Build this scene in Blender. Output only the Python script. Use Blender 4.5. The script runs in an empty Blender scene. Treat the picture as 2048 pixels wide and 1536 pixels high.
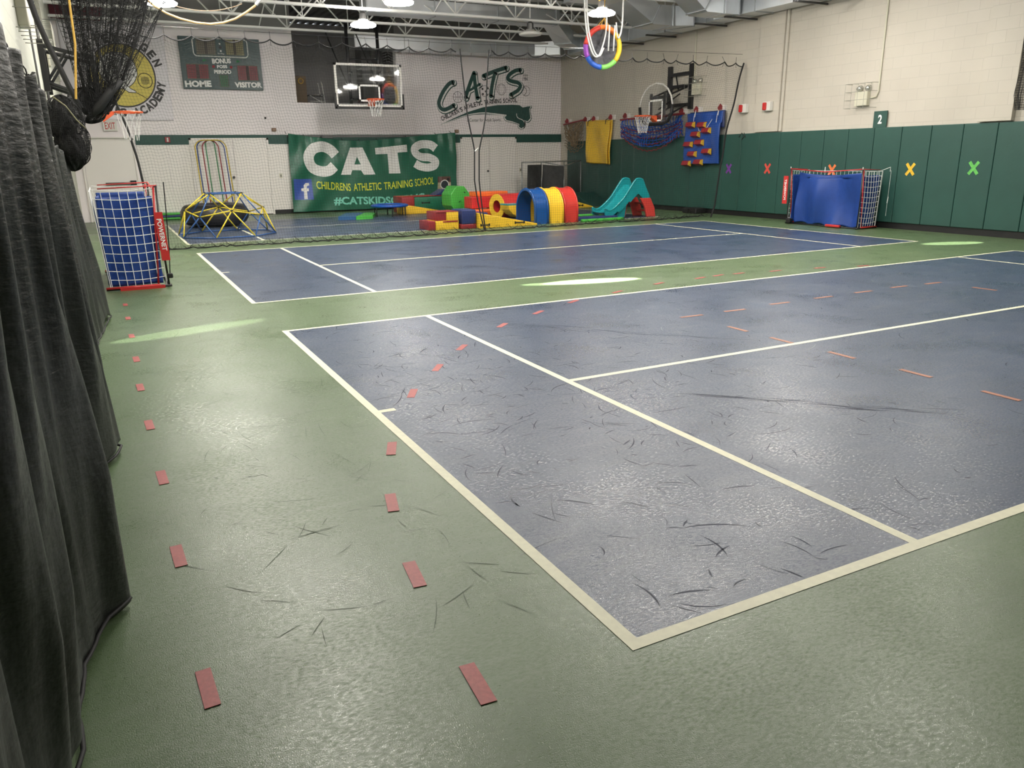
import bpy, bmesh, math, random, json
from mathutils import Vector, Matrix
random.seed(7)
R = math.radians
scn = bpy.context.scene
col = scn.collection

# ---------------------------------------------------------------- camera
F_PX = 1548.316
yaw, pitch, roll = 1.0992033723, -0.2860156967, -0.0156117890
cam_d = bpy.data.cameras.new('camera'); cam = bpy.data.objects.new('camera', cam_d); col.objects.link(cam)
fw = Vector((math.cos(yaw)*math.cos(pitch), math.sin(yaw)*math.cos(pitch), math.sin(pitch)))
rt0 = Vector((math.sin(yaw), -math.cos(yaw), 0)); up0 = rt0.cross(fw)
rt = rt0*math.cos(roll) + up0*math.sin(roll); up = -rt0*math.sin(roll) + up0*math.cos(roll)
cam.matrix_world = Matrix(((rt.x, up.x, -fw.x, -1.2752), (rt.y, up.y, -fw.y, -1.6953), (rt.z, up.z, -fw.z, 1.4927), (0, 0, 0, 1)))
cam_d.sensor_width = 36; cam_d.lens = F_PX*36/2048; cam_d.clip_start = .02; cam_d.clip_end = 200
scn.camera = cam
# ---------------------------------------------------------------- world and exposure
w = bpy.data.worlds.new('world'); scn.world = w; w.use_nodes = True
w.node_tree.nodes['Background'].inputs[0].default_value = (.9, .95, 1, 1)
w.node_tree.nodes['Background'].inputs[1].default_value = .3
scn.view_settings.view_transform = 'Standard'; scn.view_settings.look = 'None'
scn.view_settings.exposure = 1.15; scn.view_settings.gamma = 1
LAMP_STRENGTH = 62.0
LAMP_COLOUR = (1.0, .95, .87)
# added narrow indoor spots standing in for daylight patches on the floor (position, target, half-angle deg, watts)
def patch_spot(name, loc, target, along, size, energy, squash):
    ld = bpy.data.lights.new(name, 'SPOT'); ld.energy = energy; ld.spot_size = R(size); ld.spot_blend = .35
    ld.color = (1, .97, .86); ld.shadow_soft_size = .02
    z = (Vector(loc)-Vector(target)).normalized(); x = Vector(along); x = (x-z*x.dot(z)).normalized(); y = z.cross(x)
    o = bpy.data.objects.new(name, ld); col.objects.link(o)
    o.matrix_world = Matrix(((x.x, y.x*squash, z.x, loc[0]), (x.y, y.y*squash, z.y, loc[1]), (x.z, y.z*squash, z.z, loc[2]), (0, 0, 0, 1)))
patch_spot('floor_patch_spot', (4.3, 6.3, 4.6), (3.95, 6.33, 0), (1, -.20, 0), 17, 7500, .27)
patch_spot('floor_patch_spot', (3.4, 6.3, 4.6), (3.38, 6.42, 0), (1, -.38, 0), 9, 2400, .30)
patch_spot('floor_patch_spot', (11.4, 6.6, 4.6), (11.15, 6.5, 0), (1, -.3, 0), 15, 2200, .36)
patch_spot('floor_patch_spot', (-.8, 6.0, 4.6), (-.72, 5.86, 0), (1, .28, 0), 19, 900, .22)

# ---------------------------------------------------------------- helpers
def srgb(h):
    h = h.lstrip('#'); c = [int(h[i:i+2], 16)/255 for i in (0, 2, 4)]
    return tuple(x/12.92 if x <= .04045 else ((x+.055)/1.055)**2.4 for x in c)
MATS = {}
def mat(name, colr, rough=.6, metal=0, spec=.5, var=0, vscale=4, bump=0, bscale=60, trans=0, alpha=1, emit=0, stretch=None, rvar=0, coat=0, bdist=.01):
    if name in MATS: return MATS[name]
    if isinstance(colr, str): colr = srgb(colr)
    m = bpy.data.materials.new(name); m.use_nodes = True; nt = m.node_tree; N = nt.nodes; L = nt.links
    p = N['Principled BSDF']; p.inputs['Base Color'].default_value = (*colr, 1)
    p.inputs['Roughness'].default_value = rough; p.inputs['Metallic'].default_value = metal
    p.inputs['Specular IOR Level'].default_value = spec
    p.inputs['Transmission Weight'].default_value = trans; p.inputs['Alpha'].default_value = alpha
    p.inputs['Coat Weight'].default_value = coat
    if emit: p.inputs['Emission Color'].default_value = (*colr, 1); p.inputs['Emission Strength'].default_value = emit
    tc = N.new('ShaderNodeTexCoord'); mp = N.new('ShaderNodeMapping'); L.new(tc.outputs['Object'], mp.inputs[0])
    if stretch: mp.inputs['Scale'].default_value = stretch
    n = N.new('ShaderNodeTexNoise'); n.inputs['Scale'].default_value = vscale; n.inputs['Detail'].default_value = 5
    L.new(mp.outputs[0], n.inputs['Vector'])
    if var:
        r = N.new('ShaderNodeMapRange'); r.inputs[1].default_value = .3; r.inputs[2].default_value = .7
        r.inputs[3].default_value = 1-var; r.inputs[4].default_value = 1+var; L.new(n.outputs[0], r.inputs[0])
        mx = N.new('ShaderNodeVectorMath'); mx.operation = 'SCALE'; mx.inputs[0].default_value = colr
        L.new(r.outputs[0], mx.inputs['Scale']); L.new(mx.outputs[0], p.inputs['Base Color'])
    if rvar:
        r = N.new('ShaderNodeMapRange'); r.inputs[1].default_value = .3; r.inputs[2].default_value = .7
        r.inputs[3].default_value = max(0, rough-rvar); r.inputs[4].default_value = rough+rvar
        L.new(n.outputs[0], r.inputs[0]); L.new(r.outputs[0], p.inputs['Roughness'])
    if bump:
        n2 = N.new('ShaderNodeTexNoise'); n2.inputs['Scale'].default_value = bscale; n2.inputs['Detail'].default_value = 3
        L.new(mp.outputs[0], n2.inputs['Vector'])
        b = N.new('ShaderNodeBump'); b.inputs['Strength'].default_value = bump; b.inputs['Distance'].default_value = bdist
        L.new(n2.outputs[0], b.inputs['Height']); L.new(b.outputs[0], p.inputs['Normal'])
    MATS[name] = m; return m

class MB:
    def __init__(s): s.v = []; s.f = []; s.m = []; s.cur = 0
    def add(s, vs, fs):
        o = len(s.v); s.v += [Vector(v) for v in vs]; s.f += [tuple(i+o for i in f) for f in fs]; s.m += [s.cur]*len(fs); return s
    def box(s, c, d, rz=0, rx=0, ry=0, bev=0):
        c = Vector(c); M = Matrix.Rotation(rz, 3, 'Z') @ Matrix.Rotation(ry, 3, 'Y') @ Matrix.Rotation(rx, 3, 'X')
        if bev:
            bm = bmesh.new(); bmesh.ops.create_cube(bm, size=1)
            for v in bm.verts: v.co = Vector((v.co.x*d[0], v.co.y*d[1], v.co.z*d[2]))
            bmesh.ops.bevel(bm, geom=bm.edges[:], offset=bev, segments=3, affect='EDGES', profile=.5)
            bm.verts.index_update()
            s.add([c+M@v.co for v in bm.verts], [[v.index for v in f.verts] for f in bm.faces]); bm.free(); return s
        q = [(x, y, z) for z in (-.5, .5) for y in (-.5, .5) for x in (-.5, .5)]
        return s.add([c+M@Vector((x*d[0], y*d[1], z*d[2])) for x, y, z in q],
                     [(0, 2, 3, 1), (4, 5, 7, 6), (0, 1, 5, 4), (2, 6, 7, 3), (0, 4, 6, 2), (1, 3, 7, 5)])
    def b2(s, a, b, bev=0):
        return s.box([(a[i]+b[i])/2 for i in range(3)], [abs(b[i]-a[i]) for i in range(3)], bev=bev)
    def tube(s, pts, r, n=8, cap=True, closed=False, radii=None):
        pts = [Vector(p) for p in pts]; k = len(pts)
        if k < 2: return s
        prev = None; rings = []
        for i, p in enumerate(pts):
            if closed: t = pts[(i+1) % k]-pts[i-1]
            else: t = pts[min(i+1, k-1)]-pts[max(i-1, 0)]
            if t.length < 1e-9: t = Vector((0, 0, 1))
            t.normalize()
            if prev is None:
                a = t.cross(Vector((0, 0, 1)))
                if a.length < 1e-3: a = t.cross(Vector((1, 0, 0)))
            else: a = prev - t*prev.dot(t)
            a.normalize(); prev = a; b = t.cross(a); rr = radii[i] if radii else r
            rings.append([p+(a*math.cos(2*math.pi*j/n)+b*math.sin(2*math.pi*j/n))*rr for j in range(n)])
        vs = [v for q in rings for v in q]; fs = []
        for i in range(k if closed else k-1):
            i2 = (i+1) % k
            for j in range(n): j2 = (j+1) % n; fs.append((i*n+j, i*n+j2, i2*n+j2, i2*n+j))
        if cap and not closed: fs.append(tuple(range(n))[::-1]); fs.append(tuple((k-1)*n+j for j in range(n)))
        return s.add(vs, fs)
    def prism(s, poly, fn, t0, t1):
        """poly: 2D outline, fn(a,b,t) -> 3D point; extruded from t0 to t1"""
        n = len(poly)
        return s.add([fn(a, b, t0) for a, b in poly]+[fn(a, b, t1) for a, b in poly],
                     [tuple(range(n))[::-1], tuple(range(n, 2*n))]+[(i, (i+1) % n, n+(i+1) % n, n+i) for i in range(n)])
    def lathe(s, prof, c, n=24, ax='Z', closed=False):
        c = Vector(c); vs = []
        for r, h in prof:
            for j in range(n):
                a = 2*math.pi*j/n; x, y = r*math.cos(a), r*math.sin(a)
                vs.append(c+Vector({'Z': (x, y, h), 'X': (h, x, y), 'Y': (x, h, y)}[ax]))
        fs = []; k = len(prof)
        for i in range(k if closed else k-1):
            i2 = (i+1) % k
            for j in range(n): j2 = (j+1) % n; fs.append((i*n+j, i*n+j2, i2*n+j2, i2*n+j))
        return s.add(vs, fs)
    def ball(s, c, r, n=10, sc=(1, 1, 1)):
        c = Vector(c); pr = [(max(1e-4, math.sin(math.pi*i/n)), -math.cos(math.pi*i/n)) for i in range(n+1)]
        o = MB().lathe(pr, (0, 0, 0), n*2)
        return s.add([c+Vector((v.x*sc[0]*r, v.y*sc[1]*r, v.z*sc[2]*r)) for v in o.v], o.f)
    def grid(s, fn, nu, nv, thick=0):
        vs = [fn(i/nu, j/nv) for j in range(nv+1) for i in range(nu+1)]
        return s.add(vs, [(j*(nu+1)+i, j*(nu+1)+i+1, (j+1)*(nu+1)+i+1, (j+1)*(nu+1)+i) for j in range(nv) for i in range(nu)])
    def build(s, name, m, parent=None, smooth=False, wire=0, solid=0, local=False, bevel=0, autos=False):
        me = bpy.data.meshes.new(name); vs = s.v
        if parent is not None and not local:
            Mi = wm(parent).inverted(); vs = [Mi @ v for v in vs]
        me.from_pydata([tuple(v) for v in vs], [], s.f)
        for q in (m if isinstance(m, (list, tuple)) else [m]): me.materials.append(q)
        me.polygons.foreach_set('material_index', s.m)
        me.validate()
        bm = bmesh.new(); bm.from_mesh(me); bmesh.ops.recalc_face_normals(bm, faces=bm.faces); bm.to_mesh(me); bm.free()
        if smooth or autos:
            for p in me.polygons: p.use_smooth = True
            if autos: me.set_sharp_from_angle(angle=R(40))
        o = bpy.data.objects.new(name, me); col.objects.link(o)
        if parent is not None: o.parent = parent
        if wire:
            q = o.modifiers.new('wire', 'WIREFRAME'); q.thickness = wire; q.use_replace = True; q.use_even_offset = False
        if solid:
            q = o.modifiers.new('solid', 'SOLIDIFY'); q.thickness = solid; q.offset = 0
        if bevel:
            q = o.modifiers.new('bevel', 'BEVEL'); q.width = bevel; q.segments = 3; q.limit_method = 'ANGLE'
        return o
def wm(o):
    M = Matrix.LocRotScale(o.location, o.rotation_euler, o.scale)
    return wm(o.parent) @ M if o.parent else M
def tag(o, label=None, cat=None, group=None, kind=None):
    if label: o['label'] = label
    if cat: o['category'] = cat
    if group: o['group'] = group
    if kind: o['kind'] = kind
    return o
def thing(name, label, cat, loc=(0, 0, 0), rz=0, group=None):
    o = bpy.data.objects.new(name, None); col.objects.link(o); o.location = loc; o.rotation_euler = (0, 0, rz); o.empty_display_size = .1
    return tag(o, label, cat, group)
def dup(root, loc, rz=None, label=None, group=None):
    r = root.copy(); col.objects.link(r); r.location = loc
    if rz is not None: r.rotation_euler = (0, 0, rz)
    if label: r['label'] = label
    if group: r['group'] = group
    for ch in root.children:
        c = ch.copy(); col.objects.link(c); c.parent = r
        for g in ch.children:
            e = g.copy(); col.objects.link(e); e.parent = c
    return r
def struct(name, mb, m, **k): return tag(mb.build(name, m, **k), kind='structure')

def text_polys(s, bold=0.0):
    cu = bpy.data.curves.new('t', 'FONT'); cu.body = s; cu.size = 1; cu.offset = bold; cu.resolution_u = 3; cu.fill_mode = 'FRONT'
    o = bpy.data.objects.new('t', cu); col.objects.link(o)
    me = bpy.data.meshes.new_from_object(o.evaluated_get(bpy.context.evaluated_depsgraph_get()))
    bpy.data.objects.remove(o); vs = [(v.co.x, v.co.y) for v in me.vertices]; fs = [tuple(p.vertices) for p in me.polygons]
    bpy.data.meshes.remove(me); bpy.data.curves.remove(cu)
    xs = [v[0] for v in vs]; ys = [v[1] for v in vs]; x0, x1, y0, y1 = min(xs), max(xs), min(ys), max(ys)
    return [((x-x0)/(x1-x0), (y-y0)/(y1-y0)) for x, y in vs], fs
def text(mb, s, fn, bold=0.0):
    """fn(u,v) -> 3D for u,v in 0..1 across the text box"""
    vs, fs = text_polys(s, bold); mb.add([fn(u, v) for u, v in vs], fs); return mb
def ribbon(mb, pts, w, fn, cap=True, n=8):
    """thick rounded 2D stroke mapped through fn(x,z)"""
    P = [Vector(p) for p in pts]
    # smooth (catmull)
    Q = []
    for i in range(len(P)-1):
        p0, p1, p2, p3 = P[max(i-1, 0)], P[i], P[i+1], P[min(i+2, len(P)-1)]
        for t in range(n):
            t /= n; Q.append(.5*((2*p1)+(-p0+p2)*t+(2*p0-5*p1+4*p2-p3)*t*t+(-p0+3*p1-3*p2+p3)*t**3))
    Q.append(P[-1]); Lf = []; Rt = []
    for i, q in enumerate(Q):
        t = (Q[min(i+1, len(Q)-1)]-Q[max(i-1, 0)]).normalized(); nn = Vector((-t.y, t.x)); ww = w(i/(len(Q)-1)) if callable(w) else w
        Lf.append(q+nn*ww/2); Rt.append(q-nn*ww/2)
    vs = [fn(*v) for v in Lf]+[fn(*v) for v in Rt]; k = len(Q)
    mb.add(vs, [(i, i+1, k+i+1, k+i) for i in range(k-1)])
    if cap and not callable(w):
        for e, q in ((0, Q[0]), (1, Q[-1])):
            mb.add([fn(q.x+w/2*math.cos(a*math.pi/8), q.y+w/2*math.sin(a*math.pi/8)) for a in range(16)], [tuple(range(16))])
def tri(mb):
    """triangulate and refine big polygons so they can follow cloth"""
    return mb
DATA = json.loads("""{"logo":{"C":[[8.79,3.71],[8.65,3.65],[8.48,3.47],[8.35,3.26],[8.29,3.09],[8.34,2.95],[8.46,2.9],[8.62,2.95],[8.79,3.04]],"A1":[[9.5,3.99],[9.34,3.64],[9.19,3.27]],"A2":[[9.5,3.99],[9.53,3.65],[9.6,3.25]],"A3":[[9.17,3.41],[9.44,3.53],[9.69,3.67]],"T1":[[9.82,3.91],[10.19,4.05],[10.62,4.18]],"T2":[[10.23,4.04],[10.12,3.66],[10.06,3.32]],"S":[[11.13,4.13],[10.95,4.1],[10.74,3.98],[10.67,3.86],[10.79,3.79],[11.04,3.74],[11.12,3.65],[11.02,3.51],[10.77,3.38]],"balls":[[8.93,3.27],[9.86,3.47],[10.44,3.53],[11.32,3.5]],"arc":[[8.37,2.62],[8.82,2.81],[9.29,3.0],[9.76,3.11],[10.31,3.17],[11.01,3.21]],"arc2":[[9.22,2.54],[10.4,2.54]],"since":[[11.22,3.94],[11.21,3.81]],"cat":[[8.29,2.45],[8.78,2.66],[9.28,2.85],[9.79,2.99],[10.31,3.06],[10.83,3.08],[11.08,3.07],[11.2,3.0],[11.37,3.03],[11.49,3.04],[11.44,2.95],[11.46,2.8],[11.48,2.68],[11.38,2.58],[11.23,2.61],[11.26,2.49],[11.23,2.41],[11.14,2.36],[11.05,2.41],[11.07,2.49],[10.82,2.57],[10.61,2.61],[10.54,2.69],[10.6,2.76],[10.13,2.77],[9.79,2.78],[9.45,2.76],[9.11,2.7],[8.77,2.59]],"swoosh":[[8.38,2.48],[8.77,2.61],[9.11,2.72],[9.45,2.79],[9.79,2.82],[10.13,2.8],[10.6,2.75]],"face":[[10.97,2.81],[10.98,2.73],[11.04,2.67],[11.18,2.62],[11.25,2.55]],"paw":[[10.6,2.76],[10.54,2.69],[10.61,2.61],[10.82,2.57],[11.07,2.49],[11.05,2.41],[11.14,2.36],[11.23,2.41],[11.26,2.49],[11.22,2.58]]},"ban":{"out":[[3.57,2.21],[4.07,2.14],[4.56,2.08],[5.18,2.02],[5.68,2.0],[6.21,2.02],[7.13,2.1],[8.08,2.18],[8.59,2.22],[8.76,0.31],[8.81,-0.36],[7.64,-0.31],[5.47,-0.08],[4.3,-0.01],[3.62,0.05],[3.56,1.09]],"C":[[4.91,1.6],[4.79,1.74],[4.57,1.84],[4.31,1.8],[4.16,1.64],[4.14,1.45],[4.24,1.26],[4.46,1.16],[4.68,1.17],[4.85,1.3]],"Aout":[[5.37,1.81],[5.75,1.81],[6.1,1.03],[5.74,1.03],[5.66,1.16],[5.39,1.17],[5.33,1.04],[5.03,1.05]],"Ahole":[[5.57,1.55],[5.67,1.33],[5.47,1.33]],"T":[[6.12,1.79],[7.12,1.88],[7.12,1.67],[6.81,1.65],[6.86,1.05],[6.51,1.05],[6.49,1.62],[6.13,1.61]],"S":[[8.06,1.76],[7.88,1.87],[7.59,1.88],[7.38,1.77],[7.39,1.63],[7.57,1.52],[7.86,1.49],[8.05,1.39],[8.01,1.26],[7.78,1.2],[7.53,1.24],[7.36,1.33]],"t1":[[4.3,0.67],[5.32,0.57],[6.42,0.58],[7.98,0.7],[4.32,0.92],[8.0,0.95]],"t2":[[4.78,0.18],[6.64,0.12],[7.6,0.2],[4.8,0.43]],"fb":[[3.65,0.96],[4.18,0.95],[4.19,0.37],[3.64,0.38]],"f":[[3.92,0.39],[3.93,0.61],[3.86,0.62],[3.86,0.69],[3.94,0.7],[3.94,0.78],[4.0,0.84],[4.1,0.84],[4.1,0.77],[4.04,0.76],[4.02,0.69],[4.08,0.69],[4.07,0.61],[4.02,0.61],[4.01,0.39]],"ig":[[8.09,0.92],[8.52,0.92],[8.55,0.48],[8.08,0.5]],"igc":[[8.31,0.68]]},"ten":{"c":[[-0.37,3.62]],"rr":[[0.39,3.49],[-0.48,2.84]],"inner":[[-0.47,3.74],[-0.07,3.89]],"let":[[0.25,4.26],[0.39,4.13],[0.46,3.96],[0.47,3.22],[0.39,3.11],[0.27,2.98],[0.15,2.87],[-0.0,2.77],[-0.16,2.7],[-0.34,2.65]],"fig1":[[-0.19,3.75],[-0.09,3.81],[-0.03,3.76],[-0.03,3.64],[-0.08,3.58],[-0.13,3.65],[-0.18,3.65],[-0.25,3.53],[-0.31,3.58]],"fig2":[[-0.43,3.42],[-0.36,3.46],[-0.25,3.32],[-0.11,3.24],[-0.13,3.21],[-0.29,3.22],[-0.4,3.3],[-0.44,3.37]],"fig3":[[-0.75,3.4],[-0.59,3.6],[-0.43,3.64],[-0.34,3.58],[-0.44,3.45],[-0.63,3.3],[-0.77,3.22],[-0.85,3.26]],"rk":[[0.13,3.51],[-0.04,3.51],[0.16,3.69]],"line":[[-0.13,3.22],[-0.0,3.15],[0.12,3.07]],"br":[[0.7,2.53],[0.96,4.79]]},"sb":{"frame":[[1.38,4.59],[2.76,4.6],[2.75,4.15],[1.38,4.15]],"d1":[[1.48,4.57],[1.94,4.58],[1.93,4.21],[1.47,4.2]],"d2":[[2.21,4.58],[2.65,4.59],[2.65,4.21],[2.21,4.21]],"dots":[[2.06,4.47],[2.07,4.29],[2.07,4.38]],"bonus":[[1.82,3.97],[2.3,3.99],[1.84,4.1]],"poss":[[1.93,3.86],[2.19,3.87],[1.94,3.94]],"period":[[1.84,3.72],[2.28,3.73],[1.85,3.82]],"h":[[1.17,3.93],[1.7,3.94],[1.69,3.6],[1.17,3.59]],"v":[[2.45,3.94],[2.96,3.94],[2.96,3.59],[2.45,3.58]],"p":[[1.97,3.69],[2.17,3.69],[2.16,3.41],[1.98,3.41]],"home":[[1.08,3.37],[1.74,3.39],[1.1,3.53]],"vis":[[2.33,3.39],[3.05,3.4],[2.34,3.53]],"pd":[[1.84,3.9],[2.29,3.9]],"gd":[[1.64,4.05],[2.49,4.05]],"board":[[1.03,4.6],[3.06,4.62],[3.06,3.38],[1.05,3.35]]}}""")

# ================================================================ MATERIALS
def floor_mat(name, c, rough):
    m = mat(name, c, rough=rough, spec=.5, var=.06, vscale=2.5, rvar=.025, bump=.6, bscale=260, bdist=.0012)
    nt = m.node_tree; N = nt.nodes; L = nt.links; p = N['Principled BSDF']
    # worn, slightly greyer traffic areas and fine streaks laid over the paint
    src = p.inputs['Base Color'].links[0].from_socket
    tc = N.new('ShaderNodeTexCoord'); mp = N.new('ShaderNodeMapping'); mp.inputs['Scale'].default_value = (1.2, 7, 1)
    mp.inputs['Rotation'].default_value = (0, 0, .5)
    L.new(tc.outputs['Object'], mp.inputs[0])
    n = N.new('ShaderNodeTexNoise'); n.inputs['Scale'].default_value = 2.2; n.inputs['Detail'].default_value = 8; n.inputs['Roughness'].default_value = .65
    L.new(mp.outputs[0], n.inputs['Vector'])
    r = N.new('ShaderNodeMapRange'); r.inputs[1].default_value = .5; r.inputs[2].default_value = .75; r.inputs[4].default_value = .14
    L.new(n.outputs[0], r.inputs[0])
    mx = N.new('ShaderNodeMix'); mx.data_type = 'RGBA'; mx.inputs['B'].default_value = (.30, .31, .28, 1)
    L.new(r.outputs[0], mx.inputs['Factor']); L.new(src, mx.inputs['A']); L.new(mx.outputs['Result'], p.inputs['Base Color'])
    n3 = N.new('ShaderNodeTexNoise'); n3.inputs['Scale'].default_value = 48; n3.inputs['Detail'].default_value = 7; n3.inputs['Roughness'].default_value = .7
    mp3 = N.new('ShaderNodeMapping'); mp3.inputs['Scale'].default_value = (1, 2.2, 1); mp3.inputs['Rotation'].default_value = (0, 0, .9); L.new(tc.outputs['Object'], mp3.inputs[0]); L.new(mp3.outputs[0], n3.inputs['Vector'])
    n4 = N.new('ShaderNodeTexNoise'); n4.inputs['Scale'].default_value = 1.6; n4.inputs['Detail'].default_value = 4; L.new(tc.outputs['Object'], n4.inputs['Vector'])
    ad = N.new('ShaderNodeMath'); ad.operation = 'ADD'; ml = N.new('ShaderNodeMath'); ml.operation = 'MULTIPLY'; ml.inputs[1].default_value = .55
    L.new(n4.outputs[0], ml.inputs[0]); L.new(n3.outputs[0], ad.inputs[0]); L.new(ml.outputs[0], ad.inputs[1])
    r2 = N.new('ShaderNodeMapRange'); r2.inputs[1].default_value = .58; r2.inputs[2].default_value = .98; r2.inputs[3].default_value = rough-.10; r2.inputs[4].default_value = rough+.16
    L.new(ad.outputs[0], r2.inputs[0]); L.new(r2.outputs[0], p.inputs['Roughness'])
    r3 = N.new('ShaderNodeMapRange'); r3.inputs[1].default_value = .35; r3.inputs[2].default_value = .65; r3.inputs[3].default_value = .75; r3.inputs[4].default_value = .28
    L.new(n3.outputs[0], r3.inputs[0]); L.new(r3.outputs[0], p.inputs['Specular IOR Level'])
    return m
M_green = floor_mat('green_court_paint', (.094, .146, .066), .32)
M_blue = floor_mat('blue_court_paint', (.040, .062, .112), .31)
M_line = mat('cream_line_paint', (.70, .69, .52), rough=.5, var=.06, vscale=30)
M_scuff = mat('dark_scuff', (.022, .030, .055), rough=.6, spec=.25)
M_scuffl = mat('pale_scuff', (.30, .33, .33), rough=.5)
M_black = mat('black', (.008, .008, .009), rough=.5)
M_blackm = mat('black_metal', (.012, .012, .013), rough=.35, spec=.5)
M_net = mat('black_net_cord', (.010, .010, .011), rough=.7)
M_white = mat('white_paint', (.72, .70, .66), rough=.5)
M_whitec = mat('white_cord', (.78, .78, .76), rough=.6)
M_pad = mat('green_vinyl_pad', (.022, .076, .062), rough=.42, var=.08, vscale=2, bump=.15, bscale=25)
M_dkgreen = mat('dark_green_strip', (.010, .070, .055), rough=.5)
M_galv = mat('galvanised_steel', (.66, .69, .72), rough=.34, metal=.85, var=.05, vscale=3, bump=.15, bscale=3, rvar=.04)
M_steel = mat('white_joist_paint', (.80, .80, .78), rough=.45)
M_deck = mat('grey_deck', (.30, .295, .29), rough=.6, metal=.3)
M_red = mat('red_vinyl', (.50, .030, .030), rough=.32, var=.06, bump=.1, bscale=12)
M_dred = mat('dark_red_vinyl', (.26, .022, .028), rough=.35, bump=.1, bscale=12)
M_yel = mat('yellow_vinyl', (.80, .50, .035), rough=.35, var=.05, bump=.12, bscale=10)
M_blu = mat('blue_vinyl', (.012, .085, .42), rough=.28, var=.05, bump=.1, bscale=10)
M_navy = mat('navy_vinyl', (.020, .035, .14), rough=.35, bump=.2, bscale=10)
M_lime = mat('lime_vinyl', (.07, .42, .06), rough=.38, bump=.1, bscale=10)
M_mgreen = mat('deep_green_vinyl', (.008, .13, .07), rough=.38, bump=.1, bscale=10)
M_orange = mat('orange_vinyl', (.85, .16, .03), rough=.38, bump=.1, bscale=10)
M_teal = mat('teal_plastic', (.010, .27, .30), rough=.28)
M_rplast = mat('coral_red_plastic', (.62, .055, .045), rough=.32)
M_rim = mat('orange_rim', (.75, .11, .03), rough=.4)
M_glass = mat('backboard_glass', (.92, .95, .96), rough=.03, trans=1, spec=.6)
M_gold = mat('gold_rope', (.55, .33, .06), rough=.7)
M_cream = mat('cream_plastic', (.62, .60, .48), rough=.4)
M_tape = mat('red_tape', (.36, .075, .068), rough=.5, var=.15, vscale=60)
M_otape = mat('orange_tape', (.34, .14, .085), rough=.5, var=.15, vscale=60)
M_tarp = mat('blue_tarp', (.012, .050, .25), rough=.45, var=.08, vscale=8, bump=.3, bscale=14)

def block_mat(name, c, axis, mortar=.88, bs=.35):
    m = mat(name, c, rough=.55, var=.045, vscale=.8); nt = m.node_tree; N = nt.nodes; L = nt.links; p = N['Principled BSDF']
    src = p.inputs['Base Color'].links[0].from_socket
    tc = N.new('ShaderNodeTexCoord'); sp = N.new('ShaderNodeSeparateXYZ'); cb = N.new('ShaderNodeCombineXYZ')
    L.new(tc.outputs['Object'], sp.inputs[0]); L.new(sp.outputs[axis], cb.inputs[0]); L.new(sp.outputs['Z'], cb.inputs[1])
    b = N.new('ShaderNodeTexBrick'); b.inputs['Scale'].default_value = 1; b.inputs['Brick Width'].default_value = .4; b.inputs['Row Height'].default_value = .2
    b.inputs['Mortar Size'].default_value = .005; b.inputs['Mortar Smooth'].default_value = .6
    b.inputs['Color1'].default_value = (1, 1, 1, 1); b.inputs['Color2'].default_value = (.975, .975, .97, 1); b.inputs['Mortar'].default_value = (mortar, mortar, mortar, 1)
    L.new(cb.outputs[0], b.inputs['Vector'])
    mx = N.new('ShaderNodeMix'); mx.data_type = 'RGBA'; mx.blend_type = 'MULTIPLY'; mx.inputs['Factor'].default_value = 1
    L.new(src, mx.inputs['A']); L.new(b.outputs['Color'], mx.inputs['B']); L.new(mx.outputs['Result'], p.inputs['Base Color'])
    bp = N.new('ShaderNodeBump'); bp.inputs['Strength'].default_value = bs; bp.inputs['Distance'].default_value = .005; bp.invert = True
    L.new(b.outputs['Fac'], bp.inputs['Height']); L.new(bp.outputs[0], p.inputs['Normal'])
    return m
M_wallr = block_mat('cream_block_wall', (.55, .51, .44), 'Y')
M_walll = block_mat('pale_block_wall', (.66, .67, .58), 'Y')
M_wallb = mat('white_back_wall', (.88, .825, .84), rough=.55, var=.03, vscale=1)
M_board = mat('white_board_panel', (.86, .825, .79), rough=.45)

# ================================================================ ROOM
XW, BY, XL, YF, ZC = 12.63, 21.7, -1.8, -6.0, 5.62
fl = MB()
fl.b2((XL-.3, YF-.3, -.2), (XW+.3, BY+4, 0))
W1, SV = 5.394, 1.395; W2 = 5.482; LN = 10.97; lw = .05
def rect(x0, y0, x1, y1, z, m):
    fl.cur = m; fl.add([(x0, y0, z), (x1, y0, z), (x1, y1, z), (x0, y1, z)], [(0, 1, 2, 3)])
def court(y0, W, mark=True):
    rect(0, y0, LN, y0+W, .0008, 1); z = .0018
    rect(0, y0, LN, y0+lw, z, 2); rect(0, y0+W-lw, LN, y0+W, z, 2)
    rect(0, y0+lw, lw, y0+W-lw, z, 2); rect(LN-lw, y0+lw, LN, y0+W-lw, z, 2)
    for x in (SV-lw/2, LN-SV-lw/2): rect(x, y0+lw, x+lw, y0+W-lw, z, 2)
    rect(SV+lw/2, y0+W/2-lw/2, LN-SV-lw/2, y0+W/2+lw/2, z, 2)
    if mark: rect(lw, y0+W/2-.025, .15, y0+W/2+.025, z, 2); rect(LN-.15, y0+W/2-.025, LN-lw, y0+W/2+.025, z, 2)
court(0, W1); court(6.980, W2); court(14.04, W2)
rs = random.Random(3)
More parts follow.
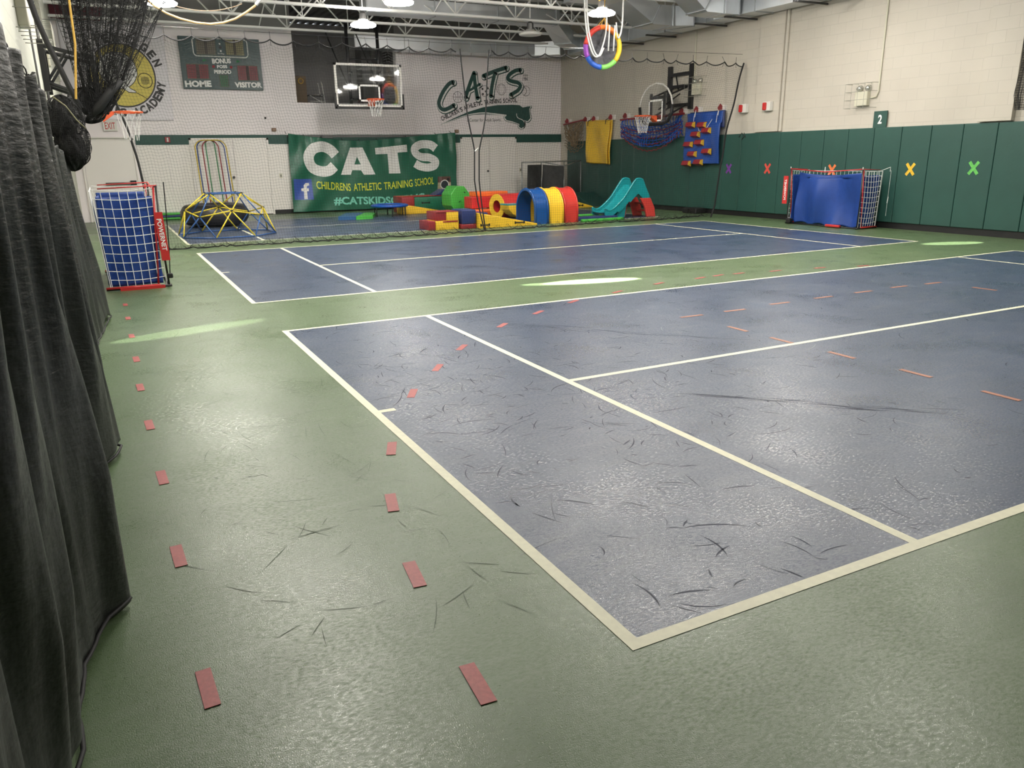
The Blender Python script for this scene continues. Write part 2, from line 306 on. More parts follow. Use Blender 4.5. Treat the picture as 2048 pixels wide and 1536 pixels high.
def scuff(cx, cy, L, ang, curv, wd, m, z=.0013):
    n = 6; a = ang; x, y = cx, cy; P = [(x, y)]
    for i in range(n): a += curv/n; x += math.cos(a)*L/n; y += math.sin(a)*L/n; P.append((x, y))
    for i in range(n):
        (x0, y0), (x1, y1) = P[i], P[i+1]; d = Vector((x1-x0, y1-y0)).normalized(); k0 = wd*math.sin(math.pi*(i+.15)/(n+.3)); k1 = wd*math.sin(math.pi*(i+1.15)/(n+.3))
        fl.cur = m; fl.add([(x0-d.y*k0, y0+d.x*k0, z), (x1-d.y*k1, y1+d.x*k1, z), (x1+d.y*k1, y1-d.x*k1, z), (x0+d.y*k0, y0-d.x*k0, z)], [(0, 1, 2, 3)])
for i in range(620):
    cx = .15+abs(rs.gauss(0, 1.25)) if i % 3 else rs.uniform(.1, 10.8); cy = min(5.2, max(.15, rs.gauss(2.6, 1.5)))
    scuff(cx, cy, rs.uniform(.03, .20)*(1.6 if i % 17 == 0 else 1), rs.uniform(0, 6.3), rs.uniform(-1.2, 1.2), rs.uniform(.0015, .0048), 3)
for i in range(40): scuff(rs.uniform(1.5, 10.5), rs.uniform(.2, 5.2), rs.uniform(.06, .35), rs.uniform(0, 6.3), rs.uniform(-.8, .8), .0022, 4)
for i in range(60): scuff(rs.uniform(.2, 10.5), rs.uniform(7.2, 12.2), rs.uniform(.05, .3), rs.uniform(0, 6.3), rs.uniform(-.8, .8), .003, 3)
for i in range(150): scuff(rs.uniform(-1.1, -.1), rs.uniform(.3, 6), rs.uniform(.04, .25), rs.uniform(0, 6.3), rs.uniform(-.5, .5), .0016, 5)
for (x, y, L, a) in ((1.75, 4.75, 2.2, -.85), (1.8, 2.1, 1.5, -.75)):       # the two long rubbed arcs of old paint wear
    for q in range(26):
        scuff(x+rs.gauss(0, .03)+math.cos(a)*q*L/26, y+rs.gauss(0, .03)+math.sin(a)*q*L/26, .3, a+rs.gauss(0, .12), 0, rs.uniform(.002, .006), 3)
M_scuffg = mat('dark_green_scuff', (.060, .092, .048), rough=.55, spec=.3)
fl.build('floor', [M_green, M_blue, M_line, M_scuff, M_scuffl, M_scuffg]); tag(bpy.data.objects['floor'], kind='structure')

# right wall with a pilaster and a ledge
wr = MB().b2((XW, YF, 0), (XW+.3, BY+.3, ZC)); wr.b2((XW-.07, 11.98, 1.95), (XW+.01, 12.72, ZC)); wr.b2((XW-.10, 6.7, 1.95), (XW+.01, 7.3, ZC))
struct('wall_right', wr, M_wallr)
struct('wall_left', MB().b2((XL-.3, YF, 0), (XL, BY+.3, ZC)), M_walll)
struct('wall_front', MB().b2((XL-.3, YF-.3, 0), (XW+.3, YF, ZC)), M_wallr)
OX0, OX1, OZ = 3.99, 6.98, 3.04
wb = MB().b2((XL-.3, BY, 0), (OX0, BY+.25, 4.92)).b2((OX1, BY, 0), (XW+.3, BY+.25, 4.92)).b2((OX0, BY, 0), (OX1, BY+.25, OZ))
struct('wall_back', wb, M_wallb)
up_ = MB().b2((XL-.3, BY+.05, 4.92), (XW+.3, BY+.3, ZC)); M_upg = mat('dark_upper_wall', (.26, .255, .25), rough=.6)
# the mezzanine room seen through the opening
mz = MB().b2((OX0-.6, BY+3.4, 2.9), (OX1+.6, BY+3.5, ZC)).b2((OX0-.7, BY+.25, 2.9), (OX0-.6, BY+3.5, ZC)).b2((OX1+.6, BY+.25, 2.9), (OX1+.7, BY+3.5, ZC)).b2((OX0-.7, BY+.25, 2.9), (OX1+.7, BY+3.5, 3.03))
struct('wall_mezzanine', mz, mat('grey_mezzanine', (.42, .41, .41), rough=.6))
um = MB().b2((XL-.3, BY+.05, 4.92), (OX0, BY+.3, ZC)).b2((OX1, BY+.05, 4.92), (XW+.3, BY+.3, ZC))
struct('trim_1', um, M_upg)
# ceiling: fluted steel deck, flutes run front to back
ce = MB(); x = XL-.3; prof = []
while x < XW+.5:
    prof += [(x, 0), (x+.09, 0), (x+.12, .06), (x+.21, .06), (x+.24, 0)]; x += .24
vs = [(a, YF-.3, ZC+b) for a, b in prof]+[(a, BY+3.6, ZC+b) for a, b in prof]; k = len(prof)
ce.add(vs, [(i, i+1, k+i+1, k+i) for i in range(k-1)]); ce.b2((XL-.3, YF-.3, ZC+.1), (XW+.5, BY+3.6, ZC+.2))
struct('ceiling', ce, M_deck)
# black base along pads and back wall, green strip, board panels
struct('baseboard_right', MB().b2((XW-.03, YF, 0), (XW, BY, .12)), M_black)
struct('baseboard_back', MB().b2((-.3, BY-.02, 0), (XW-.05, BY, .12)), M_black)
st = MB().b2((-.3, BY-.03, 1.925), (1.0, BY, 2.175)).b2((1.0, BY-.03, 2.09), (3.08, BY, 2.175)).b2((3.08, BY-.03, 1.925), (8.95, BY, 2.175)).b2((8.95, BY-.03, 2.09), (10.93, BY, 2.175)).b2((10.93, BY-.03, 1.925), (XW, BY, 2.175))
struct('trim_2', st, M_dkgreen)
pan = MB(); xs = [-.3, .44, 1.0]
for a, b in ((-.3, .44), (.44, 1.0), (3.08, 3.9), (3.9, 5.1), (5.1, 6.3), (6.3, 7.5), (7.5, 8.2), (8.2, 8.95), (10.93, 11.7), (11.7, XW-.06)):
    pan.b2((a+.004, BY-.022, .12), (b-.004, BY, 1.92))
struct('trim_3', pan, M_board)
# doors in the back wall
def door(name, x0, x1, z1, seam=None, knob=None):
    f = MB().b2((x0, BY-.05, 0), (x0+.05, BY, z1)).b2((x1-.05, BY-.05, 0), (x1, BY, z1)).b2((x0, BY-.05, z1-.05), (x1, BY, z1))
    o = struct(name, f, M_board)
    p = MB()
    if seam: p.b2((x0+.055, BY-.035, .02), (seam-.006, BY, z1-.055)); p.b2((seam+.006, BY-.035, .02), (x1-.055, BY, z1-.055))
    else: p.b2((x0+.055, BY-.035, .02), (x1-.055, BY, z1-.055))
    p.build('door_panel', M_board, o)
    if knob:
        h = MB().ball((knob, BY-.085, 1.05), .035).tube([(knob, BY-.03, 1.05), (knob, BY-.085, 1.05)], .014); h.build('door_handle', M_steelk, o, smooth=True)
    return o
M_steelk = mat('dark_steel', (.12, .12, .12), rough=.3, metal=.8)
door('door_1', 1.0, 3.08, 2.09, 2.12, 2.05); door('door_2', 8.95, 10.93, 2.09, 9.95, 9.87)
d3 = door('door_3', -1.62, -.34, 2.09)
MB().b2((-1.15, BY-.10, .93), (-.45, BY-.04, .99)).build('push_bar', M_steelk, d3); MB().b2((-.56, BY-.13, .91), (-.42, BY-.04, 1.03)).build('latch_box', M_black, d3)
MB().b2((-1.62, BY-.12, 2.09), (-.34, BY, 2.12)).build('door_header', M_white, d3)

# wall pads on the right wall
p0 = thing('wall_pad', 'green vinyl wall pad on the right wall below the painted block', 'wall pad', (XW, 6.30, .12), 0, 'green vinyl pads along the right wall')
MB().box((-.03, .31, .905), (.06, .612, 1.81), bev=.012).build('pad_cover', M_pad, p0, local=True)
for k in range(-12, 25):
    if k == 0: continue
    y = 6.30+.62*k
    if y+.62 > BY: break
    dup(p0, (XW, y, .12))
# ================================================================ CEILING STEEL
def joist(y, first=None):
    j = thing('roof_joist', 'white open-web roof joist spanning side to side under the grey deck', 'roof joist', (0, y, 0), 0, 'white open-web roof joists')
    b = MB()
    for s in (-.035, .035): b.box(((XL+XW)/2, s, 4.75), (XW-XL, .05, .05))
    b.build('bottom_chord', M_steel, j, local=True)
    t = MB()
    for s in (-.035, .035): t.box(((XL+XW)/2, s, 5.57), (XW-XL, .05, .06))
    t.build('top_chord', M_steel, j, local=True)
    wb_ = MB(); x = XL+.55
    while x < XW:
        for dx in (-.75, .75):
            if XL < x+dx < XW: wb_.tube([(x, 0, 4.77), (x+dx, 0, 5.56)], .02, 6)
        wb_.tube([(x, 0, 4.77), (x, 0, 5.56)], .014, 6)
        x += 1.62
    wb_.build('web', M_steel, j, local=True); return j
j0 = joist(20.4)
for i, y in enumerate((18.65, 16.9, 15.15, 13.4, 11.65, 9.9, 8.15, 6.4, 4.65)):
    dup(j0, (0 if i % 2 else .8, y, 0)) if False else dup(j0, (0, y, 0))
def bridging(x):
    b = MB()
    ys = [20.4, 18.65, 16.9, 15.15, 13.4]
    for a, c in zip(ys, ys[1:]):
        b.tube([(x, a, 4.78), (x, c, 5.5)], .014, 5).tube([(x, a, 5.5), (x, c, 4.78)], .014, 5)
    return b
for x, l in ((2.9, 'thin steel cross bracing between joists over the scoreboard'), (6.3, 'thin steel cross bracing between joists over the hanging backboard'), (9.7, 'thin steel cross bracing between joists near the right-hand ducts')):
    tag(bridging(x).build('cross_bracing', M_steel), l, 'bracing')
# ducts
def duct(name, path, wdt, hgt, label, joints=(), cat='duct'):
    t = thing(name, label, cat, path[0]); b = MB(); P = [Vector(p) for p in path]; rings = []
    for i, p in enumerate(P):
        d1 = (P[i]-P[i-1]).normalized() if i else (P[1]-P[0]).normalized(); d2 = (P[i+1]-P[i]).normalized() if i < len(P)-1 else d1
        d = (d1+d2).normalized(); s = Vector((d.y, -d.x, 0)).normalized(); k = 1/max(.5, d.dot(d1)); u = Vector((0, 0, 1))
        hz = Vector((d1.x, d1.y, 0)).normalized() if Vector((d1.x, d1.y, 0)).length > 1e-3 else Vector((0, 1, 0))
        u = s.cross(d).normalized();
        if u.z < 0: u = -u
        # keep horizontal turns mitred and vertical offsets mitred
        rings.append([p+s*(a*wdt/2)*(k if abs(d1.z-d2.z) < 1e-3 else 1)+u*(c*hgt/2)*(k if abs(d1.z-d2.z) > 1e-3 else 1) for a, c in ((-1, -1), (1, -1), (1, 1), (-1, 1))])
    vs = [v for r in rings for v in r]; n = len(rings)
    fs = [(i*4+j, i*4+(j+1) % 4, i*4+4+(j+1) % 4, i*4+4+j) for i in range(n-1) for j in range(4)]+[(0, 1, 2, 3), tuple(4*(n-1)+j for j in (3, 2, 1, 0))]
    b.add(vs, fs); b.build('duct_body', M_galv, t)
    for i in range(n-1):
        a, c = P[i], P[i+1]; L_ = (c-a).length; m = max(1, round(L_/1.5)); d = (c-a).normalized(); s = Vector((d.y, -d.x, 0)).normalized(); u = s.cross(d)
        for q in range(m+1):
            if 0 < i and q == 0: continue
            p = a+d*(L_*q/m); o = [(p+s*x*(wdt/2+.018)+u*z*(hgt/2+.018)) for x, z in ((-1, -1), (1, -1), (1, 1), (-1, 1))]
            f = MB(); f.add([v-d*.012 for v in o]+[v+d*.012 for v in o], [(0, 1, 2, 3), (7, 6, 5, 4), (0, 4, 5, 1), (1, 5, 6, 2), (2, 6, 7, 3), (3, 7, 4, 0)])
            f.build('duct_flange', mat('duct_flange', (.42, .44, .46), rough=.4, metal=.6), t)
    return t
duct('air_duct', [(5.45, 20.95, 4.62), (11.2, 20.95, 4.62), (11.85, 20.3, 4.62)], .62, .38, 'galvanised air duct running low along the top of the back wall')
duct('air_duct', [(4.85, 17.75, 4.97), (10.0, 17.75, 4.97), (10.9, 18.65, 4.68), (11.66, 19.41, 4.68)], .5, .34, 'galvanised air duct crossing the room between joists, in front of the other one')
duct('air_duct', [(12.19, 20.1, 4.70), (12.19, 6.0, 4.70)], .52, .50, 'galvanised air duct running along the top of the right wall')
duct('air_duct', [(8.6, 14.4, 5.02), (9.8, 14.4, 5.02), (10.6, 14.4, 4.57), (11.1, 14.4, 4.57), (11.78, 14.62, 4.64)], .75, .42, 'galvanised branch duct slanting down to the right wall duct, just right of the rainbow disc')
duct('air_duct', [(9.0, 12.85, 5.07), (10.25, 12.85, 5.07), (10.9, 12.85, 4.62), (11.3, 12.85, 4.62), (11.78, 13.0, 4.65)], .62, .42, 'galvanised branch duct slanting down to the right wall duct, nearest the camera')
h0 = thing('duct_hanger', 'grey strut channel under the right wall duct', 'duct hanger', (12.15, 10.0, 4.41), 0, 'strut channels under the right wall duct')
MB().box((-.03, 0, 0), (.95, .05, .04)).build('strut', M_steelk, h0, local=True)
for y in (10.9, 12.9, 13.9, 15.8, 17.2): dup(h0, (12.15, y, 4.41))

# ================================================================ LAMPS
M_lens = mat('lamp_lens', LAMP_COLOUR, emit=LAMP_STRENGTH); M_lensoff = mat('lamp_lens_off', (.75, .75, .72), rough=.2)
M_refl = mat('lamp_prismatic_glass', (1.0, .95, .87), rough=.3, emit=16.0); M_reflo = mat('lamp_housing', (.7, .7, .68), rough=.3, metal=.3)
def make_lamp(lens):
    t = thing('high_bay_lamp', 'x', 'lamp', (0, 0, 0))
    MB().lathe([(.275, .030), (.285, .034), (.22, .075), (.12, .095), (.10, .13), (.095, .13), (.11, .085), (.21, .065), (.27, .034)], (0, 0, 0), 28, closed=True).build('reflector', M_refl if lens is M_lens else M_reflo, t, smooth=True, local=True)
    MB().lathe([(.0005, -.018), (.20, -.016), (.265, -.004), (.278, .014), (.272, .032), (.0005, .034)], (0, 0, 0), 28).build('lens', lens, t, smooth=True, local=True)
    MB().lathe([(.0005, .12), (.08, .12), (.08, .26), (.04, .30), (.0005, .30)], (0, 0, 0), 16).build('ballast', M_steelk, t, local=True)
    MB().tube([(0, 0, .38), (0, 0, 1.15)], .012, 6).build('stem', M_steel, t, local=True)
    return t
LZ = 4.32
LP = [(.22, 15.45, 'lit round high-bay lamp hanging over the scoreboard side, leftmost in view'), (4.28, 13.7, 'lit round high-bay lamp cut by the top edge above the hanging backboard'),
      (4.43, 16.5, 'lit round high-bay lamp just above the left end of the back wall duct'), (8.6, 13.25, 'lit round high-bay lamp right above the rainbow disc swing')]
l0 = make_lamp(M_lens); l0.location = (LP[0][0], LP[0][1], LZ); l0['label'] = LP[0][2]; l0['group'] = 'high-bay lamps'
for x, y, l in LP[1:]: dup(l0, (x, y, LZ), label=l)
off = make_lamp(M_lensoff); off.location = (8.55, 16.3, LZ); tag(off, 'unlit round high-bay lamp with a pale lens beside the back duct', 'lamp', 'high-bay lamps')
dup(l0, (10.0, 9.2, 4.7), label='added fill lamp near the right wall over the far court, above the picture')  # added out of view to brighten the far right corner
dup(l0, (.3, 12.7, LZ), label='added fill lamp on the left over the divider net, above the picture')  # extra lamp out of view, added to light the back wall
rows = (10.6, 7.0, 4.6, 1.6, -1.6)
cn = ['left-hand', 'middle', 'right-hand']; rn = ['before the divider net', 'over the far court', 'over the near court', 'nearest the camera', 'behind the camera']
for i, x in enumerate((.3, 4.3, 8.5)):
    for k, y in enumerate(rows):
        if (i, k) in ((0, 3), (0, 4), (2, 4), (1, 4), (2, 3)): continue
        dup(l0, (x, 6.3 if (i, k) == (0, 1) else y, LZ), label='lit lamp of the %s row, %s, above the picture' % (cn[i], rn[k]))

# ================================================================ DIVIDER NET (hung across the room)
NY = 13.2
def lerp_tab(tab, z):
    for (z0, x0), (z1, x1) in zip(tab, tab[1:]):
        if z0 <= z <= z1: return x0+(x1-x0)*(z-z0)/(z1-z0)
    return tab[0][1] if z < tab[0][0] else tab[-1][1]
net = thing('divider_net', 'large black mesh divider net hung across the room on a cable', 'net', (-.5, NY, 0))
LEFT = [(0, -.50), (.6, -.56), (1.04, -.62), (1.53, -.66), (2.08, -.76), (2.55, -.90), (3.6, -1.05)]
MID1 = [(0, 5.70), (.5, 5.60), (1.0, 5.53), (1.63, 5.55), (2.3, 5.42), (3.55, 5.29)]
MID2 = [(0, 5.72), (.5, 5.66), (1.0, 5.62), (1.63, 5.63), (2.3, 5.78), (3.55, 5.89)]
RIGHT = [(0, 11.75), (.3, 11.88), (1.2, 11.97), (2.6, 12.33), (3.65, 12.57)]
def ny(x, z): return NY+.05*math.sin(x*7.3)+.035*math.sin(x*2.9+1)+.02*math.sin(x*17+z)
def panel(L_, Rr, nx, nz, name):
    b = MB()
    def fn(u, v):
        zz = .01+v*3.47; x = lerp_tab(L_, zz)*(1-u)+lerp_tab(Rr, zz)*u
        k = (x/.425) % 1; sag = .075*(1-(2*k-1)**2)*max(0, v-.8)/.2
        return (x, ny(x, zz), zz-sag+.012*math.sin(x*24)*(1-abs(2*v-1)))
    b.grid(fn, nx, nz); return b.build(name, M_net, net, wire=.0029)
panel(LEFT, MID1, 124, 70, 'net_mesh'); panel(MID2, RIGHT, 128, 70, 'net_mesh')
cab = MB().tube([(XL+.02, NY, 3.63), (5, NY, 3.60), (XW-.12, NY, 3.70)], .004, 5); cab.build('cable', M_steelk, net)
def scal(x0, x1):
    P = []; x = x0
    while x <= x1+1e-6: k = (x/.425) % 1; P.append((x, ny(x, 3.5), 3.50-.075*(1-(2*k-1)**2)+.004)); x += .425/8
    return P
MB().tube(scal(-1.0625, 5.25), .012, 6).build('top_rope', M_net, net); MB().tube(scal(5.95, 12.55), .012, 6).build('top_rope', M_net, net)
hk = MB(); x = -.85
while x < 12.55: hk.tube([(x, NY, 3.63), (x+.006, ny(x, 3.5), 3.50), (x+.01, NY, 3.40)], .004, 5); x += .425
hk.build('snap_hook', M_blackm, net)
for tab, nm in ((LEFT, 'edge_rope'), (MID1, 'edge_rope'), (MID2, 'edge_rope'), (RIGHT, 'edge_rope')):
    z0, z1 = tab[0][0], 3.5; P = []
    for i in range(25): z = z0+(z1-z0)*i/24; x = lerp_tab(tab, z); P.append((x, ny(x, z)-.01, z+.01))
    MB().tube(P, .020 if tab is RIGHT or tab is LEFT else .014, 7).build(nm, M_net, net)
rr = random.Random(5); P = []; x = -.6
while x < 12.0:
    y = NY-.05+(.35 if x > 10.8 else 0)*(x-10.8)+.14*math.sin(x*.55+2.6)+rr.gauss(0, .022); P.append((x, y, .014+max(0, rr.gauss(0, .012)))); x += .07
MB().tube(P, .011, 6).build('bottom_rope', M_net, net)
# gathered mesh lying along the floor under the rope
b = MB(); b.grid(lambda u, v: (-.5+u*12.3, NY+.02+.14*math.sin((-.5+u*12.3)*.55+2.6)*(1-v)-.06*(1-v)+.05*math.sin(u*190+v*3), .012+.05*v*(1+math.sin(u*310))+.01), 260, 4)
b.build('net_hem', M_net, net, wire=.005)
tag(MB().tube([(lerp_tab(MID1, 1.63), NY-.02, 1.6), (lerp_tab(MID2, 1.63), NY-.02, 1.66)], .016, 6).build('net_tie', mat('pale_tie', (.6, .6, .55))), 'short pale tie joining the two black ropes of the divider net', 'tie')

# ================================================================ GATHERED NETS (top left) AND CURTAIN
gn = thing('gathered_net', 'black net gathered and tied up, hanging in front of the round tennis banner', 'net', (-1.17, 7.8, 2.1))
def cone(seed, ph, rtop, wavy, nu, nv, y0=7.8, top=(-1.15, 4.6), bot=(-1.19, 2.0), rb=.10, xs=1.0):
    r_ = random.Random(seed); k = [r_.uniform(.7, 1.3) for _ in range(8)]
    def fn(u, v):
        a = 2*math.pi*u+ph; vv = v**.9; r = rb+(rtop-rb)*vv
        r *= 1+wavy*math.sin(a*5*round(k[0]+.5)+v*4)*(1-vv*.4)+.5*wavy*math.sin(a*11+v*9*k[1])
        return (bot[0]+(top[0]-bot[0])*vv+math.cos(a)*r*xs, y0+math.sin(a)*r*.7, bot[1]+(top[1]-bot[1])*v+.03*math.sin(a*9+v*20*k[2]))
    return MB().grid(fn, nu, nv)
cone(1, 0, .92, .13, 88, 60, top=(-.60, 4.6)).build('net_fold', M_net, gn, wire=.0042)
cone(2, 1, .72, .26, 68, 54, top=(-.66, 4.6)).build('net_fold', M_net, gn, wire=.0042)
cone(3, 2, .55, .40, 52, 50, top=(-.70, 4.6), rb=.07).build('net_fold', M_net, gn, wire=.0045)
cone(4, .4, .40, .45, 36, 46, top=(-.80, 4.6), rb=.05).build('net_fold', M_net, gn, wire=.0045)
# sagging bag below the tie
def bag(c, rx, ry, rz_, seed, nu=70, nv=36):
    r_ = random.Random(seed); a1, a2, a3 = r_.uniform(0, 6), r_.uniform(0, 6), r_.uniform(0, 6)
    def fn(u, v):
        a = 2*math.pi*u; t = math.pi*v; k = 1+.13*math.sin(3*a+a1+4*v)+.10*math.sin(7*a+a2+9*v)+.06*math.sin(13*a+a3-15*v)
        return (c[0]+rx*k*math.sin(t)*math.cos(a), c[1]+ry*k*math.sin(t)*math.sin(a), c[2]-rz_*math.cos(t)*(1+.05*math.sin(5*a+a2)))
    return MB().grid(fn, nu, nv)
bag((-1.27, 7.8, 2.06), .17, .15, .17, 3).build('net_bag', M_net, gn, wire=.006); bag((-1.25, 7.8, 2.08), .12, .1, .12, 8).build('net_bag', M_net, gn, wire=.009)
MB().tube([(-1.30, 7.75, 1.92), (-1.18, 7.68, 2.03), (-1.04, 7.7, 2.20), (-.93, 7.7, 2.30)], .028, 8, radii=[.02, .05, .045, .022]).build('tie_bundle', M_net, gn, smooth=True)
MB().tube([(-.93, 7.7, 2.30), (-.80, 7.75, 2.55), (-.66, 7.8, 2.85), (-.56, 7.85, 3.15), (-.45, 7.9, 4.6)], .010, 7).build('edge_rope', M_net, gn, smooth=True)
MB().tube([(-1.70, 7.6, 3.6), (-1.66, 7.6, 3.2), (-1.60, 7.6, 2.85), (-1.54, 7.6, 2.62), (-1.40, 7.6, 2.18), (-1.34, 7.6, 2.02)], .026, 8).build('edge_rope', M_net, gn, smooth=True)
P = [(-1.275, 7.5, 4.7), (-1.28, 7.5, 3.5), (-1.30, 7.5, 2.6), (-1.37, 7.5, 2.1)]
tag(MB().tube(P, .012, 6).build('pull_rope', M_gold), 'golden-brown pull rope hanging straight down through the gathered black net', 'rope')
# rope loops in front of the joists
P = [(-.24, 11.2, 3.59), (-.10, 11.2, 3.51), (.07, 11.2, 3.45), (.27, 11.2, 3.41), (.47, 11.2, 3.40), (.66, 11.2, 3.43), (.83, 11.2, 3.49), (1.0, 11.2, 3.59), (1.14, 11.2, 3.69)]
P = [(-.75, 11.2, 4.1), (-.5, 11.2, 3.8)]+P
tag(MB().tube(P, .016, 8).build('climbing_rope', mat('tan_rope', (.60, .40, .18), rough=.7)), 'tan climbing rope looped in a long sag below the joists', 'rope')
P = [(-.20+1.2*i/14, 11.5, 3.62+.13*(2*i/14-1)**2) for i in range(15)]
tag(MB().tube(P, .007, 6).build('power_cord', mat('brown_cord', (.25, .19, .13))), 'thin brown cord sagging just behind the tan climbing rope', 'cord')
tag(MB().tube([(1.15, 11.2, 3.70), (1.22, 11.2, 3.78), (1.30, 11.2, 3.84)], .025, 8).ball((1.31, 11.2, 3.85), .045).build('rope_anchor', M_steel, smooth=True), 'white anchor fitting at the right end of the tan climbing rope', 'anchor')

# curtain along the left side, very close to the camera
M_curt = mat('black_mesh_curtain', (.019, .022, .019), rough=.45, spec=.35, var=.3, vscale=7, stretch=(1, 1, .5))
nt = M_curt.node_tree; N = nt.nodes; L = nt.links; p = N['Principled BSDF']
tc = N.new('ShaderNodeTexCoord')
def nz(sc, st, rot, det=4):
    mp = N.new('ShaderNodeMapping'); mp.inputs['Scale'].default_value = st; mp.inputs['Rotation'].default_value = rot; L.new(tc.outputs['Object'], mp.inputs[0])
    n = N.new('ShaderNodeTexNoise'); n.inputs['Scale'].default_value = sc; n.inputs['Detail'].default_value = det; L.new(mp.outputs[0], n.inputs['Vector']); return n
n1 = nz(4, (1, 2.2, .8), (R(-12), 0, 0)); n2 = nz(20, (1, .7, 2.6), (R(-42), 0, 0), 3)
wv = N.new('ShaderNodeTexWave'); wv.bands_direction = 'Z'; wv.inputs['Scale'].default_value = 26; wv.inputs['Distortion'].default_value = 1.2; wv.inputs['Detail'].default_value = 1
mpw = N.new('ShaderNodeMapping'); mpw.inputs['Rotation'].default_value = (R(-12), 0, 0); L.new(tc.outputs['Object'], mpw.inputs[0]); L.new(mpw.outputs[0], wv.inputs['Vector'])
b1 = N.new('ShaderNodeBump'); b1.inputs['Strength'].default_value = .6; b1.inputs['Distance'].default_value = .02; L.new(n1.outputs[0], b1.inputs['Height'])
b2_ = N.new('ShaderNodeBump'); b2_.inputs['Strength'].default_value = .5; b2_.inputs['Distance'].default_value = .01; L.new(n2.outputs[0], b2_.inputs['Height']); L.new(b1.outputs[0], b2_.inputs['Normal'])
b3 = N.new('ShaderNodeBump'); b3.inputs['Strength'].default_value = .10; b3.inputs['Distance'].default_value = .004; L.new(wv.outputs[0], b3.inputs['Height']); L.new(b2_.outputs[0], p.inputs['Normal'])
XB = [(-2.2, -1.66), (-1.0, -1.62), (-.3, -1.57), (.27, -1.545), (.7, -1.52), (.93, -1.475), (1.06, -1.40), (1.16, -1.47), (1.4, -1.53), (1.75, -1.545), (2.05, -1.53), (2.45, -1.47), (2.66, -1.40), (2.74, -1.375), (2.85, -1.45), (3.1, -1.50), (3.5, -1.48), (3.85, -1.45), (4.4, -1.51), (5.2, -1.50), (6.0, -1.46), (6.5, -1.40), (6.9, -1.375), (7.4, -1.44), (8.0, -1.43), (8.55, -1.46), (8.7, -1.47)]
XT = [(-2.2, -1.50), (1, -1.50), (2.4, -1.50), (4, -1.52), (6, -1.56), (8.7, -1.60)]
def curtain_x(y, z):
    v = min(1, z/1.9); e = (1-v)**1.4
    f = .036*math.sin(y*7.5+.5*z)+.036*abs(math.sin(y*9.7+1.3+.7*z))-.018+.018*math.sin(y*25+z*1.5)+.007*math.sin(y*51-z*2)
    return lerp_tab(XB, y)*e+(lerp_tab(XT, y)-.01)*(1-e)+f*(.25+.75*min(1, z/.5))*(.9 if y < 3.2 else .7)
def curtain(y0, y1, zt, name, nu):
    def fn(u, v):
        y = y0+(y1-y0)*u; sc = .05*(1-math.cos(y*2*math.pi/.42))/2
        z = .012+.03*(math.sin(y*5)+1)*(1-v)+v*(zt-sc-.01)
        return (curtain_x(y, z), y+.02*math.sin(z*6+y*9), z)
    return MB().grid(fn, nu, 110)
cu = thing('side_curtain', 'black pleated mesh curtain hanging along the left side, beside the camera', 'curtain', (-1.5, 3, 0))
curtain(-2.2, 4.15, 1.88, 'c', 620).build('curtain_cloth', M_curt, cu, smooth=True, solid=.003)
curtain(4.1, 8.7, 1.62, 'c', 380).build('curtain_cloth', M_curt, cu, smooth=True, solid=.003)
hem = MB()
P = []; y = -2.2
while y < 8.7: P.append((curtain_x(y, .03)+.003, y, .03)); y += .05
hem.tube(P, .007, 6).build('hem', M_net, cu, smooth=True)
MB().tube([(-1.52, -2.2, 1.93), (-1.52, 2.5, 1.905), (-1.55, 6, 1.95), (-1.62, 9, 2.0)], .004, 6).build('curtain_cable', M_steelk, cu)
y = -2.0
while y < 4.2:
    MB().tube([(-1.515+.016*math.cos(a*math.pi/6), y+.006*math.sin(a*math.pi/6), 1.885+.032*math.sin(a*math.pi/6)) for a in range(12)], .0035, 6, closed=True).build('curtain_hook', M_blackm, cu, smooth=True); y += .42
# stuffed ball of net tied at the curtain
bl = thing('bundled_net', 'black ball of bundled net hanging on the curtain, below the gathered net', 'net', (-1.45, 6.8, 1.75))
def lump(c, rx, ry, rz_, s):
    r_ = random.Random(s); o = [(r_.uniform(0, 6), r_.uniform(3, 12), r_.uniform(2, 9)) for _ in range(5)]
    def fn(u, v):
        a = 2*math.pi*u; t = math.pi*v; k = 1+sum(.03*math.sin(q[1]//1*a+q[0]+q[2]*t) for q in o)
        return (c[0]+rx*k*math.sin(t)*math.cos(a), c[1]+ry*k*math.sin(t)*math.sin(a), c[2]-rz_*k*math.cos(t))
    return MB().grid(fn, 64, 40)
M_bund = mat('matted_black_net', (.006, .006, .007), rough=.8, bump=1.0, bscale=70)
lump((-1.475, 6.8, 1.62), .125, .13, .19, 1).build('net_core', M_bund, bl, smooth=True)
lump((-1.50, 6.8, 1.86), .115, .13, .20, 2).build('net_core', M_bund, bl, smooth=True)
bag((-1.46, 6.8, 1.68), .165, .16, .22, 11, 80, 44).build('loose_mesh', M_net, bl, wire=.0045)
bag((-1.49, 6.8, 1.88), .15, .16, .20, 15, 70, 40).build('loose_mesh', M_net, bl, wire=.0045)
MB().tube([(-1.54, 6.62, 2.06), (-1.45, 6.6, 1.98), (-1.38, 6.6, 1.86), (-1.32, 6.6, 1.79)], .006, 6).build('tie_cord', mat('olive_cord', (.18, .17, .10)), bl, smooth=True)
